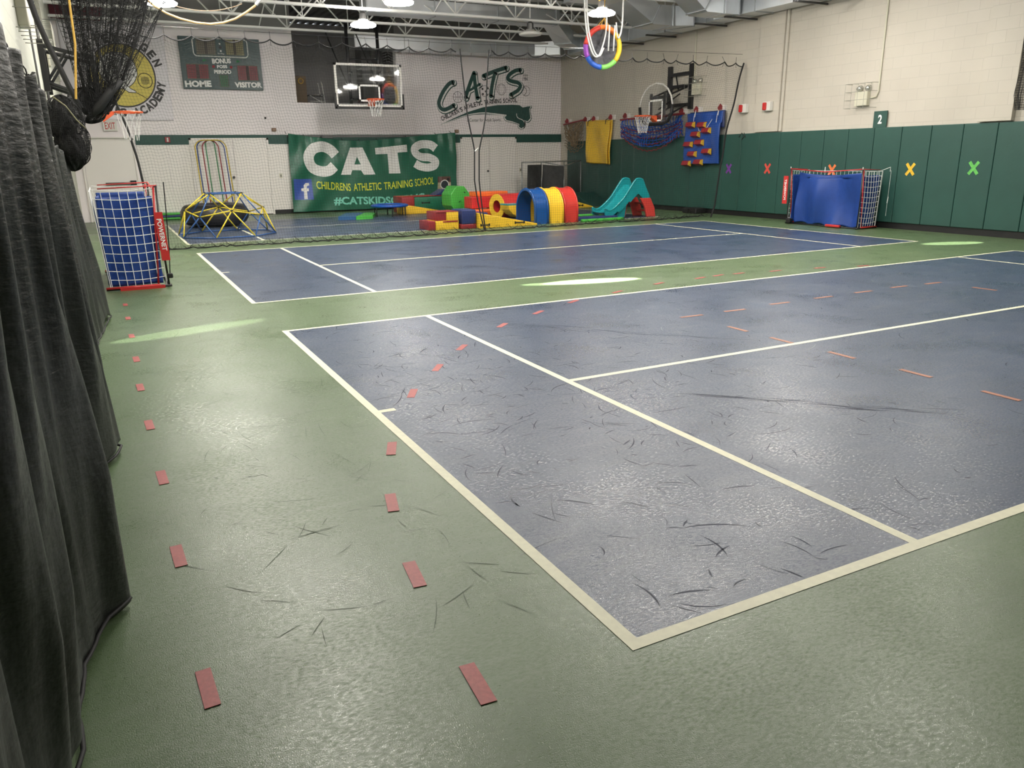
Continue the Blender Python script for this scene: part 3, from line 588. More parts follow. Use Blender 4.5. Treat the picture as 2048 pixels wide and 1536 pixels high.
# net hanging at the right edge
g2 = thing('gathered_net', 'black net gathered against the right wall, at the right edge of the picture', 'net', (12.4, 6.6, 2.1))
def fn2(u, v):
    a = 2*math.pi*u; r = .10+.20*abs(v-.30)**1.2+(.0 if v > .1 else (.1-v)*-.6)
    return (12.32+r*math.cos(a)*(1+.2*math.sin(5*a))*.6, 6.42+r*math.sin(a)*(1+.25*math.sin(4*a+v*5)), 2.10+2.3*v)
MB().grid(fn2, 46, 60).build('net_fold', M_net, g2, wire=.006)
MB().tube([(12.3, 6.52, 3.75), (12.3, 6.48, 3.45), (12.28, 6.38, 3.3)], .035, 8).build('tie_bundle', M_net, g2, smooth=True)

# ================================================================ WALL GRAPHICS
def plane(y): return lambda a, b: (a, y, b)
def flat(mb, poly, y, th=.002):
    return mb.prism(poly, lambda a, b, t: (a, y-t, b), 0, th)
def txt_between(mb, s, p0, p1, h, y, bold=0.0):
    dx, dz = p1[0]-p0[0], p1[1]-p0[1]; L_ = math.hypot(dx, dz); nx_, nz_ = -dz/L_, dx/L_
    return text(mb, s, lambda u, v: (p0[0]+dx*u+nx_*h*v, y, p0[1]+dz*u+nz_*h*v), bold)
def txt_arc(mb, s, c, r, a0, a1, h, y, bold=0.0, inward=False, wf=.75):
    n = len(s)
    for i, ch in enumerate(s):
        if ch == ' ': continue
        a = R(a0+(a1-a0)*(i+.5)/n); cx, cz = c[0]+r*math.cos(a), c[1]+r*math.sin(a)
        if inward: ux, uz, tx, tz = -math.cos(a), -math.sin(a), -math.sin(a), math.cos(a)
        else: ux, uz, tx, tz = math.cos(a), math.sin(a), math.sin(a), -math.cos(a)
        w_ = h*(.28 if ch in "I'1" else wf)
        text(mb, ch, lambda u, v: (cx+tx*(u-.5)*w_+ux*(v-.5)*h, y, cz+tz*(u-.5)*w_+uz*(v-.5)*h), bold)
    return mb
def circ(c, r, n=48, rz=None): return [(c[0]+r*math.cos(2*math.pi*i/n), c[1]+(rz or r)*math.sin(2*math.pi*i/n)) for i in range(n)]
M_ink = mat('dark_ink', (.03, .028, .03), rough=.5); M_inkw = mat('white_ink', (.82, .82, .80), rough=.5); M_dkg = mat('mural_green', (.020, .075, .065), rough=.5)

# --- CATS mural
lg = DATA['logo']; Y0 = BY-.001
mu = thing('wall_logo', 'dark green CATS wall logo with a leaping cat, painted on the upper back wall', 'sign', (9.9, BY, 3.3))
strokes = ['C', 'A1', 'A2', 'A3', 'T1', 'T2', 'S']; wd = .15
for off, wx, m, nm, y in (((.03, -.035), .20, M_dkg, 'letter_shadow', Y0-.001), ((.018, -.02), .165, M_inkw, 'letter_outline', Y0-.003), ((0, 0), .115, M_dkg, 'letter_face', Y0-.005)):
    b = MB()
    for s in strokes: 
        k = .0003*strokes.index(s)
        ribbon(b, [(x+off[0], z+off[1]) for x, z in lg[s]], wx*(.62 if s == 'A3' else 1), lambda a, c: (a, y-k, c))
    b.build(nm, m, mu)
for i, (x, z) in enumerate(lg['balls']):
    b = MB()
    r = .16 if i < 3 else .15; P = circ((x, z), r, 32)
    b.tube([(a, Y0-.002, c) for a, c in P], .006, 4, closed=True)
    if i == 0:
        b.tube([(x, Y0-.002, z-r), (x, Y0-.002, z+r)], .005, 4).tube([(x-r, Y0-.002, z), (x+r, Y0-.002, z)], .005, 4)
        for s in (-1, 1): b.tube([(x+s*(r*.75-.06*math.cos(q*.35)), Y0-.002, z+q*.024) for q in range(-5, 6)], .005, 4)
    if i == 1:
        for dx, dz in ((-.08, .06), (.03, -.01), (.1, .08), (.07, -.1), (-.07, -.09)): flat(b, circ((x+dx, z+dz), .035, 6), Y0)
    if i == 2:
        for s in (-1, 1): b.tube([(x+s*(.10-.006*q*q*.35), Y0-.002, z+q*.026) for q in range(-5, 6)], .004, 4)
    if i == 3: b.tube([(x-.07+.10*math.sin(q*.31), Y0-.002, z-.13+q*.026) for q in range(11)], .008, 4)
    b.build('ball_drawing', M_ink, mu)
b = MB(); A = lg['arc']
def polyat(A, t):
    Ls = [math.dist(A[i], A[i+1]) for i in range(len(A)-1)]; s = t*sum(Ls)
    for i, l in enumerate(Ls):
        if s <= l or i == len(Ls)-1: k = s/l; return (A[i][0]+(A[i+1][0]-A[i][0])*k, A[i][1]+(A[i+1][1]-A[i][1])*k)
        s -= l
S_ = "CHILDREN'S ATHLETIC TRAINING SCHOOL"; adv = [(.55 if c in "I' " else 1) for c in S_]; tot = sum(adv); acc = 0
for c, a in zip(S_, adv):
    if c != ' ':
        p = polyat(A, (acc+.06)/tot); q = polyat(A, (acc+a-.06)/tot); p2 = (p[0]+.01, p[1])
        if c == "'": q = (p[0]+(q[0]-p[0])*.5, q[1])
        txt_between(b, c, (p[0], p[1]-.055+(.09 if c == "'" else 0)), (q[0], q[1]-.055+(.09 if c == "'" else 0)), .135 if c != "'" else .04, Y0-.003, .03)
    acc += a
b.build('arched_lettering', M_ink, mu); b = MB(); txt_between(b, 'since', (lg['since'][0][0], lg['since'][0][1]), (lg['since'][0][0]+.17, lg['since'][0][1]), .09, Y0-.003)
txt_between(b, '1984', (lg['since'][1][0], lg['since'][1][1]), (lg['since'][1][0]+.18, lg['since'][1][1]), .11, Y0-.003)
b.build('year_lettering', M_ink, mu); b = MB(); q = lg['arc2']; txt_between(b, 'a Center for Adult Sports', (q[0][0], q[0][1]-.02), (q[1][0], q[1][1]), .13, Y0-.003)
b.build('lettering', M_ink, mu)
b = MB(); ct = lg['cat']; cx = sum(p[0] for p in ct)/len(ct)
b2 = MB(); ribbon(b2, lg['paw'], .085, plane(Y0-.001)); ribbon(b2, [(x+.01, z-.012) for x, z in ct[8:17]], .075, plane(Y0-.001)); b2.build('cat_edge_shadow', M_dkg, mu)
b3 = MB(); ribbon(b3, lg['paw'], .055, plane(Y0-.0025)); ribbon(b3, ct[8:17], .05, plane(Y0-.0025)); b3.build('cat_outline', M_inkw, mu)
flat(MB(), ct, Y0, .004).build('cat_silhouette', M_dkg, mu)
b4 = MB(); ribbon(b4, lg['face'], .022, plane(Y0-.0055)); ribbon(b4, lg['swoosh'], lambda t: .012+.03*t, plane(Y0-.0055)); b4.build('cat_highlight', M_inkw, mu)

# --- round tennis academy banner
tn = DATA['ten']; c0 = (tn['c'][0][0], tn['c'][0][1]); rr_ = tn['rr'][0][0]-c0[0]; rz_ = c0[1]-tn['rr'][1][1]; rad = (rr_+rz_)/2
br = tn['br']; x1, zb, zt = br[0][0], br[0][1], br[1][1]+.08
bn = thing('wall_banner', 'white banner with a round yellow tennis player emblem on the upper back wall', 'banner', (c0[0], BY, zb))
MB().grid(lambda u, v: (-1.68+(x1+1.68)*u, BY-.025+.008*math.sin(u*14+v*3), zb+(zt-zb)*v), 60, 60).build('banner_cloth', mat('white_vinyl', (.78, .75, .80), rough=.45), bn, smooth=True, solid=.002)
YB = BY-.038
flat(MB(), circ(c0, rad*1.0, 64), YB).build('emblem_ring', M_ink, bn)
flat(MB(), circ(c0, rad*.955, 64), YB-.003).build('emblem_disc', mat('emblem_yellow', (.72, .60, .12), rough=.5), bn)
ic = tn['inner']; ri = math.dist(ic[0], ic[1])
flat(MB(), circ(ic[0], ri*1.04, 48), YB-.005).build('face_outline', M_ink, bn); flat(MB(), circ(ic[0], ri, 48), YB-.007).build('face_disc', M_inkw, bn)
b = MB(); bo = MB()
for q in ('fig1', 'fig2', 'fig3'):
    P = tn[q]; flat(b, P, YB-.009, .002); bo.tube([(x, YB-.012, z) for x, z in P], .008, 4, closed=True)
b.build('player_figure', M_inkw, bn)
rc, rl, rt_ = tn['rk']; bo.tube([(x, YB-.012, z) for x, z in circ(rc, abs(rc[0]-rl[0]), 32, abs(rt_[1]-rc[1]))], .008, 4, closed=True)
for q in range(-4, 5):
    h_ = .10*math.sqrt(max(0, 1-(q/5)**2)); bo.tube([(rc[0]+q*.022, YB-.010, rc[1]-h_), (rc[0]+q*.022, YB-.010, rc[1]+h_)], .003, 3).tube([(rc[0]-h_, YB-.010, rc[1]+q*.022), (rc[0]+h_, YB-.010, rc[1]+q*.022)], .003, 3)
bo.tube([(x, YB-.012, z) for x, z in tn['line']], .007, 4)
bo.build('figure_lines', M_ink, bn)
b = MB()
txt_arc(b, 'BUTENWAGEN', c0, rad*1.17, 158, 14, .21, YB-.004, .045)
txt_arc(b, 'TENNIS ACADEMY', c0, rad*1.17, 205, 352, .21, YB-.004, .045, inward=True)
b.build('lettering', M_ink, bn)
tag(MB().grid(lambda u, v: (-1.78+1.15*u, BY-.02, 4.88+.34*v+.01*math.sin(u*20)), 20, 4).build('maroon_banner', mat('maroon_cloth', (.12, .015, .03), rough=.6), solid=.004), 'maroon cloth banner high in the upper left corner of the back wall', 'banner')

# --- scoreboard
sb = DATA['sb']; sc_ = thing('scoreboard', 'dark green electronic scoreboard on the back wall beside the round tennis banner', 'scoreboard', (2.06, BY-.06, 3.33))
MB().b2((1.04, BY-.11, 3.335), (3.08, BY, 4.62), bev=.008).build('scoreboard_case', mat('scoreboard_green', (.022, .060, .062), rough=.35), sc_)
YS = BY-.112
def quadbox(name, P, m, th=.006, y=YS):
    return flat(MB(), P, y, th).build(name, m, sc_)
M_led = mat('amber_display', (.16, .145, .10), rough=.4); M_ledr = mat('red_display', (.20, .012, .02), rough=.4); M_ledg = mat('green_display', (.015, .14, .05), rough=.4)
def disp(P, m, nm, nx, nz_):
    dp = quadbox(nm, P, m); b = MB(); xs = [p[0] for p in P]; zs = [p[1] for p in P]; x0, x1_, z0, z1_ = min(xs[0], xs[3]), max(xs[1], xs[2]), (zs[2]+zs[3])/2, (zs[0]+zs[1])/2
    fr = [(x0-.01, z0-.01), (x1_+.01, z0-.01), (x1_+.01, z1_+.01), (x0-.01, z1_+.01)]
    f = MB(); f.tube([(a, YS-.006, c) for a, c in fr], .006, 4, closed=True); f.build('display_trim', mat('trim_tan', (.30, .27, .18)), dp)
    for i in range(1, nx): b.b2((x0+(x1_-x0)*i/nx-.004, YS-.010, z0), (x0+(x1_-x0)*i/nx+.004, YS-.006, z1_))
    for i in range(1, nz_): b.b2((x0, YS-.010, z0+(z1_-z0)*i/nz_-.004), (x1_, YS-.006, z0+(z1_-z0)*i/nz_+.004))
    for q in ((.42, .50) if nx > 6 else ()): b.b2((x0+(x1_-x0)*q, YS-.011, z0), (x0+(x1_-x0)*(q+.07), YS-.006, z1_))
    b.build('display_grid', mat('display_grid', (.05, .04, .035)), dp)
disp(sb['d1'], M_led, 'clock_display', 9, 7); disp(sb['d2'], mat('amber_display_lit', (.24, .22, .10), rough=.4), 'clock_display', 9, 7)
disp(sb['h'], M_ledr, 'home_display', 9, 7); disp(sb['v'], M_ledr, 'visitor_display', 9, 7); disp(sb['p'], M_ledg, 'period_display', 4, 6)
fr = sb['frame']; x0, x1_ = fr[0][0], fr[1][0]; z1_, z0 = (fr[0][1]+fr[1][1])/2, (fr[2][1]+fr[3][1])/2; P = []
for cx_, cz_, a0 in ((x1_-.09, z1_-.09, 0), (x0+.09, z1_-.09, 90), (x0+.09, z0+.09, 180), (x1_-.09, z0+.09, 270)):
    for q in range(6): a = R(a0+q*18); P.append((cx_+.09*math.cos(a), YS-.004, cz_+.09*math.sin(a)))
MB().tube(P, .014, 4, closed=True).build('white_border', M_inkw, sc_)
b = MB()
for (p, q, t), s, bo_ in ((sb['bonus'], 'BONUS', .05), (sb['poss'], 'POSS', .05), (sb['period'], 'PERIOD', .05), (sb['home'], 'HOME', .05), (sb['vis'], 'VISITOR', .05)):
    b = MB(); txt_between(b, s, p, q, (t[1]-p[1]), YS-.003, bo_); b.build('word_'+s.lower(), M_inkw, sc_)
b = MB(); txt_between(b, 'Fair-Play', (sb['dots'][1][0]-.08, sb['dots'][1][1]-.09), (sb['dots'][1][0]+.08, sb['dots'][1][1]-.09), .045, YS-.003)
for x, z in sb['dots'][:2]: flat(b, circ((x, z), .022, 12), YS, .003)
b.build('lettering', M_inkw, sc_)
x, z = sb['dots'][2]; flat(MB(), circ((x, z), .035, 12), YS, .004).build('dial', M_black, sc_)
b = MB()
for x, z in sb['pd']: flat(b, circ((x, z), .035, 12), YS, .003)
b.build('possession_light', mat('red_dot', (.3, .01, .02)), sc_)
b = MB()
for x, z in sb['gd']: flat(b, [(x-.06, z-.04), (x+.06, z), (x-.04, z+.04)], YS, .003)
b.build('bonus_light', mat('green_dot', (.01, .16, .05)), sc_)

# --- long green CATS banner hung on the back wall
bd = DATA['ban']; tb = [(p[0], p[1]) for p in bd['out'][:9]]
def topz(x): return lerp_tab(tb, x) if x > tb[0][0] else tb[0][1]
def by_(x, z):
    a = max(0, (z-1.2)/1.0)
    return BY-.17+.04*math.sin(x*3.1+z*1.7)+.030*a*math.sin(x*15+math.sin(x*3))+.04*math.sin((x-8.4)*5+(z-2)*6)*math.exp(-((x-7.9)**2)/1.3)+.04*math.sin((x-3.7)*6-(z-2)*5)*math.exp(-((x-4.2)**2)/.9)
gb = thing('wall_banner', 'long green vinyl CATS banner sagging on the lower back wall behind the play equipment', 'banner', (6.2, BY-.1, .1))
def bfn(u, v):
    xl = 3.60+.02*v-.03*(1-v); xr = 8.70-.10*(1-v)*0+.02; x = xl+(xr-xl)*u; zt_ = topz(x); z = .035+(zt_-.035)*v; return (x, by_(x, z), z)
M_bang = mat('banner_green', (.018, .135, .080), rough=.33, var=.06, vscale=3, bump=.15, bscale=6)
MB().grid(bfn, 300, 120).build('banner_cloth', M_bang, gb, smooth=True, solid=.003)
def conform(mb, d, maxl=.07):
    from mathutils.geometry import tessellate_polygon
    T = []
    for f in mb.f:
        P = [Vector((mb.v[i].x, mb.v[i].z, 0)) for i in f]
        if len(P) == 3: T.append(P); continue
        T += [[P[i] for i in t] for t in tessellate_polygon([P])]
    out = []
    while T:
        t = T.pop(); L_ = [(t[i]-t[(i+1) % 3]).length for i in range(3)]; k = L_.index(max(L_))
        if L_[k] > maxl:
            a_, b_, c_ = t[k], t[(k+1) % 3], t[(k+2) % 3]; m_ = (a_+b_)/2; T += [[a_, m_, c_], [m_, b_, c_]]
        else: out.append(t)
    o = MB()
    for t in out: o.add([(p.x, by_(p.x, p.y)-d, p.y) for p in t], [(0, 1, 2)])
    return o
pl0 = plane(0.0)
b = MB(); ribbon(b, bd['C'], .29, pl0, cap=False); ribbon(b, bd['S'], .235, pl0, cap=False)
b.add([pl0(*p) for p in bd['T']], [(0, 1, 2, 3, 4, 5, 6, 7)])
A = bd['Aout']; H = bd['Ahole']
b.add([pl0(*p) for p in A+H], [(0, 8, 10, 5, 6, 7), (0, 1, 8), (1, 2, 3, 9, 8), (3, 4, 9), (4, 5, 10, 9)])
conform(b, .005).build('big_letters', M_inkw, gb)
M_ylet = mat('yellow_letters', (.75, .80, .06), rough=.4); M_tlet = mat('turquoise_letters', (.22, .66, .52), rough=.4)
q = bd['t1']; lo = [q[0], q[1], q[2], q[3]]; hgt_ = q[4][1]-q[0][1]-.03
def t1f(u, v):
    p = polyat(lo, u); k = 1 if p[0] < 7.3 else 1
    return (p[0], 0, p[1]+hgt_*v)
W_ = 'CHILDRENS ATHLETIC TRAINING SCHOOL'.split(); tl = sum(len(w_) for w_ in W_)+3*.6; ac = 0
for w_ in W_:
    b = MB(); text(b, w_, lambda u, v: t1f((ac+u*(len(w_)-.12))/tl, v), .012); conform(b, .005, .12).build('yellow_word', M_ylet, gb); ac += len(w_)+.6
q = bd['t2']; lo2 = [q[0], q[1], q[2]]; h2 = q[3][1]-q[0][1]
def t2f(u, v): p = polyat(lo2, u); return (p[0], 0, p[1]+h2*v)
b = MB(); text(b, '#CATSKIDSOFRVC', t2f, .035); conform(b, .005, .12).build('turquoise_lettering', M_tlet, gb)
b = MB(); b.add([pl0(*p) for p in bd['fb']], [(0, 1, 2, 3)]); conform(b, .005).build('blue_square', mat('badge_blue', (.045, .10, .42), rough=.4), gb)
b = MB(); b.add([pl0(*p) for p in bd['f']], [tuple(range(len(bd["f"])))]); conform(b, .009).build('letter_f', M_inkw, gb)
ig = bd['ig']; x0, x1_, z1_, z0 = ig[0][0], ig[1][0], ig[0][1], ig[3][1]
b = MB(); b.add([pl0(x0, z0), pl0(x1_, z0), pl0(x1_, z1_), pl0(x0, z1_)], [(0, 1, 2, 3)]); conform(b, .004).build('camera_badge', mat('badge_cream', (.50, .42, .28)), gb)
b = MB(); zm = z1_-(z1_-z0)*.42; b.add([pl0(x0, zm), pl0(x1_, zm), pl0(x1_, z1_), pl0(x0, z1_)], [(0, 1, 2, 3)]); conform(b, .007).build('badge_band', mat('badge_brown', (.13, .06, .045)), gb)
b = MB(); w_ = x1_-x0; b.add([pl0(x0+w_*.10, zm), pl0(x0+w_*.30, zm), pl0(x0+w_*.30, z1_), pl0(x0+w_*.10, z1_)], [(0, 1, 2, 3)]); conform(b, .009).build('badge_stripes', mat('badge_stripes', (.20, .12, .11)), gb)
ic_ = bd['igc'][0]
for r, m, d, nm in ((.145, M_inkw, .011, 'badge_lens_ring'), (.115, mat('badge_lens', (.05, .06, .07), rough=.2), .014, 'badge_lens')):
    b = MB(); b.add([pl0(*p) for p in circ(ic_, r, 28)], [tuple(range(28))]); conform(b, d).build(nm, m, gb)
b = MB(); b.add([pl0(*p) for p in [(x1_-.13, z1_-.05), (x1_-.04, z1_-.05), (x1_-.04, z1_-.14), (x1_-.13, z1_-.14)]], [(0, 1, 2, 3)]); conform(b, .009).build('badge_window', M_black, gb)
b = MB()
for x, z in tb: b.tube([(x, by_(x, z)-.004, z-.02), (x, BY-.03, z+.05)], .008, 5)
b.build('hanging_tie', M_black, gb)
tag(MB().b2((3.60, BY-.05, 2.10), (8.6, BY, 2.16)).b2((4.6, BY-.08, 2.08), (4.9, BY, 2.17)).build('blind_box', M_steelk), 'dark rail on the green strip just above the sagging CATS banner', 'rail')

# --- small things on the back wall
t = thing('exit_sign', 'white EXIT sign with red letters above the plain white door', 'sign', (-.85, BY-.03, 2.40))
MB().b2((-1.01, BY-.07, 2.27), (-.68, BY, 2.54), bev=.008).build('sign_case', M_white, t)
b = MB(); txt_between(b, 'EXIT', (-.965, 2.315), (-.725, 2.315), .165, BY-.072, .01); b.build('lettering', M_red, t)
t = thing('fire_alarm', 'small red fire alarm on the green strip left of the scoreboard side door', 'alarm', (.47, BY, 2.05))
MB().b2((.41, BY-.08, 1.98), (.54, BY-.03, 2.12), bev=.006).build('alarm_case', M_dred, t); MB().b2((.455, BY-.095, 2.00), (.495, BY-.08, 2.10)).build('strobe', M_white, t)
for x, z, l in ((3.27, 2.31, 'small brown wall box above the green strip, left of the CATS banner'), (8.84, 2.27, 'small brown wall box above the green strip, right of the CATS banner')):
    t = thing('wall_box', l, 'wall box', (x, BY, z)); MB().b2((x-.06, BY-.05, z-.045), (x+.06, BY, z+.045), bev=.006).build('box_case', mat('brown_box', (.22, .13, .08)), t)
    MB().b2((x-.03, BY-.055, z-.02), (x+.03, BY-.05, z+.02)).build('box_face', mat('tan_face', (.36, .26, .18)), t)
tag(MB().lathe([(.0005, -.06), (.025, -.05), (.03, 0)], (3.07, BY, 2.62), 12, 'Y').build('wall_camera', M_black), 'tiny black camera on the back wall below the scoreboard corner', 'camera')
for x, l in ((3.34, 'grey light switch beside the left back door'), (11.08, 'grey light switch beside the right back door')):
    t = thing('light_switch', l, 'switch', (x, BY, 1.08)); MB().b2((x-.04, BY-.034, 1.0), (x+.04, BY-.02, 1.12)).build('switch_plate', M_cream, t); MB().b2((x-.012, BY-.045, 1.03), (x+.012, BY-.034, 1.09)).build('switch_toggle', M_steelk, t)
# mezzanine things
t = thing('cabinet', 'small brown cabinet standing at the left edge of the mezzanine opening', 'cabinet', (4.3, BY+.8, 3.03))
MB().b2((4.1, BY+.55, 3.03), (4.42, BY+1.0, 3.80), bev=.01).build('cabinet_body', mat('brown_wood', (.14, .095, .05)), t); MB().tube([(4.26+.07*math.cos(a*.524), BY+.53, 3.66+.07*math.sin(a*.524)) for a in range(12)], .015, 6, closed=True).build('clock_ring', M_gold, t)
t = thing('folding_chair', 'white metal folding chair on the mezzanine beside the brown cabinet', 'chair', (4.75, BY+.8, 3.03))
for y in (BY+.6, BY+1.0): MB().tube([(4.95, y, 3.03), (4.88, y, 3.6), (4.86, y, 3.66)], .014, 6).build('chair_side', M_steel, t)
MB().b2((4.5, BY+.58, 3.28), (4.92, BY+1.02, 3.31)).build('seat', M_steelk, t); MB().tube([(4.5, BY+.6, 3.29), (4.95, BY+.6, 3.03)], .012, 6).tube([(4.5, BY+.6, 3.12), (4.92, BY+.6, 3.12)], .01, 6).build('chair_brace', M_steel, t)
tag(MB().b2((6.3, BY+1.2, 3.03), (6.62, BY+1.8, 5.5)).b2((6.75, BY+1.0, 3.03), (6.9, BY+1.2, 5.5)).build('mezzanine_column', mat('dark_column', (.09, .09, .09))), 'dark steel column inside the mezzanine behind the hanging backboard', 'column')

# ================================================================ RIGHT WALL THINGS
def wplane(x): return lambda a, b: (x, a, b)
t = thing('number_sign', 'dark green sign with a white 2 standing on top of the wall pads', 'sign', (XW-.05, 9.31, 1.93))
MB().b2((XW-.05, 9.16, 1.93), (XW-.03, 9.46, 2.24)).build('sign_board', M_pad, t)
b = MB(); text(b, '2', lambda u, v: (XW-.052, 9.355-.09*u, 2.0+.17*v), .03); b.build('lettering', M_inkw, t)
for y, z, m, c, l in ((13.49, 1.12, 'purple_tape', (.17, .04, .30), 'purple tape cross on the wall pads beside the blue climbing mat'), (12.2, 1.13, 'red_cross_tape', (.62, .07, .05), 'red tape cross on the wall pads left of the blue tarp goal'),
                      (10.35, 1.11, 'orange_cross_tape', (.80, .20, .06), 'orange tape cross on the wall pads behind the blue tarp goal'), (8.5, 1.14, 'amber_cross_tape', (.80, .47, .03), 'yellow tape cross on the wall pads right of the blue tarp goal'),
                      (7.25, 1.17, 'green_cross_tape', (.13, .50, .10), 'light green tape cross on the wall pads, the rightmost cross')):
    t = thing('tape_cross', l, 'tape cross', (XW-.06, y, z), 0, 'coloured tape crosses on the wall pads'); M_ = mat(m, c, rough=.5, var=.2, vscale=20)
    for s, k in ((1, 0), (-1, .0015)): MB().box((XW-.0625-k, y, z), (.0015, .055, .27), rx=s*R(38)).build('tape_strip', M_, t)
M_cagew = mat('cage_wire', (.34, .33, .28), rough=.4)
def emerg(x, y, z, sgn, label, cage=True, wide=.62, hgt=.42, conduit=None):
    t = thing('emergency_light', label, 'emergency light', (x, y, z))
    bc = MB().b2((x, y-.15, z-.17), (x-sgn*.10, y+.15, z+.10), bev=.012).build('battery_case', M_cream, t)
    for dy in (-.10, .10):
        MB().lathe([(.0005, 0), (.03, 0), (.065, .05), (.068, .08), (.055, .085), (.0005, .06)], (x-sgn*.09, y+dy, z+.16), 16, 'X').build('lamp_head', mat('lamp_head', (.55, .55, .5), rough=.15, metal=.7), bc, smooth=True)
    if cage:
        b = MB(); X0 = x-sgn*.20
        for i in range(5): yy = y-wide/2+wide*i/4; b.tube([(x, yy, z-hgt*.5), (X0, yy, z-hgt*.5), (X0, yy, z+hgt*.6), (x, yy, z+hgt*.6)], .0045, 4)
        for i in range(4): zz = z-hgt*.5+hgt*1.1*i/3; b.tube([(x, y-wide/2, zz), (X0, y-wide/2, zz), (X0, y+wide/2, zz), (x, y+wide/2, zz)], .0045, 4)
        b.build('wire_cage', M_cagew, t)
    if conduit:
        MB().tube(conduit, .016, 8).build('conduit', M_cream, t, smooth=True)
    return t
emerg(XW, 9.78, 2.53, 1, 'cream emergency light in a wire cage above the number 2 sign', conduit=[(XW-.02, 9.6, 2.50), (XW-.02, 9.48, 2.52), (XW-.02, 9.44, 2.62), (XW-.02, 9.44, 5.0)])
emerg(XW, 14.85, 3.10, 1, 'cream twin-head emergency light beside the black hoop mount, behind the net', conduit=[(XW-.02, 15.0, 3.2), (XW-.02, 15.0, 5.0)])
emerg(XL, 13.2, 3.12, -1, 'twin-head emergency light on the left wall at the far left', cage=True, wide=.8, hgt=.7)
emerg(XL, 8.6, 3.05, -1, 'empty-looking wire cage with an emergency light at the left edge of the picture', wide=1.2, hgt=.5)
tag(MB().tube([(XL+.03, 12.2, 1.9), (XL+.03, 12.2, 5.5)], .02, 8).build('wall_conduit', M_steelk), 'thicker grey conduit running down the left wall behind the hoop frame', 'conduit')
tag(MB().tube([(XL+.03, 10.0, 1.9), (XL+.03, 10.0, 5.5)], .012, 8).build('wall_conduit', M_steelk), 'thin grey conduit running down the left wall nearer the camera', 'conduit')
tag(MB().tube([(XW-.03, 11.93, 1.95), (XW-.03, 11.93, 5.0)], .035, 10).build('wall_pipe', M_wallr), 'cream pipe running up the right wall beside the pilaster', 'pipe')
for y, l in ((13.13, 'white alarm strobe with a red lens right of the blue climbing mat'), (12.29, 'white alarm strobe with a red lens on the pilaster, the rightmost one')):
    x = XW if y > 12.8 else XW-.07
    t = thing('alarm_strobe', l, 'alarm', (x, y, 2.48)); ac_ = MB().b2((x-.10, y-.13, 2.40), (x, y+.10, 2.60), bev=.01).build('alarm_case', M_white, t)
    MB().box((x-.12, y+.02, 2.50), (.07, .09, .17), bev=.025).build('red_lens', mat('red_lens', (.55, .03, .03), rough=.15), ac_)
tag(MB().tube([(XW-.05, 13.1, 1.93), (XW-.06, 13.02, 1.86), (XW-.07, 13.1, 1.80)], .012, 5).tube([(XW-.05, 13.12, 1.95), (XW-.07, 13.2, 1.85)], .010, 5).tube([(XW-.05, 13.05, 1.95), (XW-.07, 12.98, 1.84)], .008, 5).build('cord_tie', M_black), 'black cord knot tied over the top edge of the wall pads', 'cord')
# hooks
hk0 = thing('wall_hook', 'red pronged wall hook on a white block', 'wall hook', (XW, 19.52, 2.56), 0, 'red wall hooks')
MB().b2((-.07, -.10, -.07), (0, .06, .07)).build('hook_block', M_white, hk0, local=True)
MB().prism([(-.05, -.04), (-.17, -.06), (-.20, .0), (-.13, .09), (-.05, .03)], lambda a, b, t: (a, t, b), -.015, .015).build('hook_prong', M_dred, hk0, local=True)
hk0['label'] = 'red wall hook at the left top corner of the yellow sheet'
for y, l in ((18.6, 'red wall hook at the right top corner of the yellow sheet'), (17.86, 'red wall hook at the left end of the blue rope net'), (15.33, 'red wall hook at the right end of the blue rope net'), (14.74, 'red wall hook at the left top of the blue climbing mat'), (13.85, 'red wall hook at the right top of the blue climbing mat'), (21.1, 'red wall hook at the left end of the tan cargo net'), (20.0, 'red wall hook at the right end of the tan cargo net')):
    dup(hk0, (XW, y, 2.56), label=l)
# tan cargo net
t = thing('cargo_net', 'tan knotted rope cargo net bunched on a red bar in the far corner', 'net', (XW-.15, 20.6, 2.5))
MB().tube([(XW-.16, 21.25, 2.46), (XW-.16, 19.95, 2.56)], .025, 8).build('hanging_bar', M_dred, t)
r_ = random.Random(9); b = MB()
for i in range(16):
    y0, y1_ = 21.2-1.2*i/15, 20.95-.65*((i*7) % 16)/15; zb_ = 1.70+.25*abs((i*7 % 16)/15-.5)*2+r_.uniform(-.03, .1); P = []
    for q in range(15):
        v = q/14; P.append((XW-.10-.08*math.sin(v*3)-r_.uniform(0, .05), y0*(1-v)+y1_*v+.035*math.sin(v*11+i), 2.5*(1-v)+zb_*v))
    b.tube(P, .020, 5)
for i in range(7):
    zz = 2.35-.09*i; b.tube([(XW-.15-r_.uniform(0, .04), 21.15-1.15*q/14+.0*i, zz-.22*math.sin(math.pi*q/14)+.035*math.sin(q*2.4+i)) for q in range(15)], .012, 5)
b.build('rope_mesh', mat('jute_rope', (.21, .15, .085), rough=.8), t)
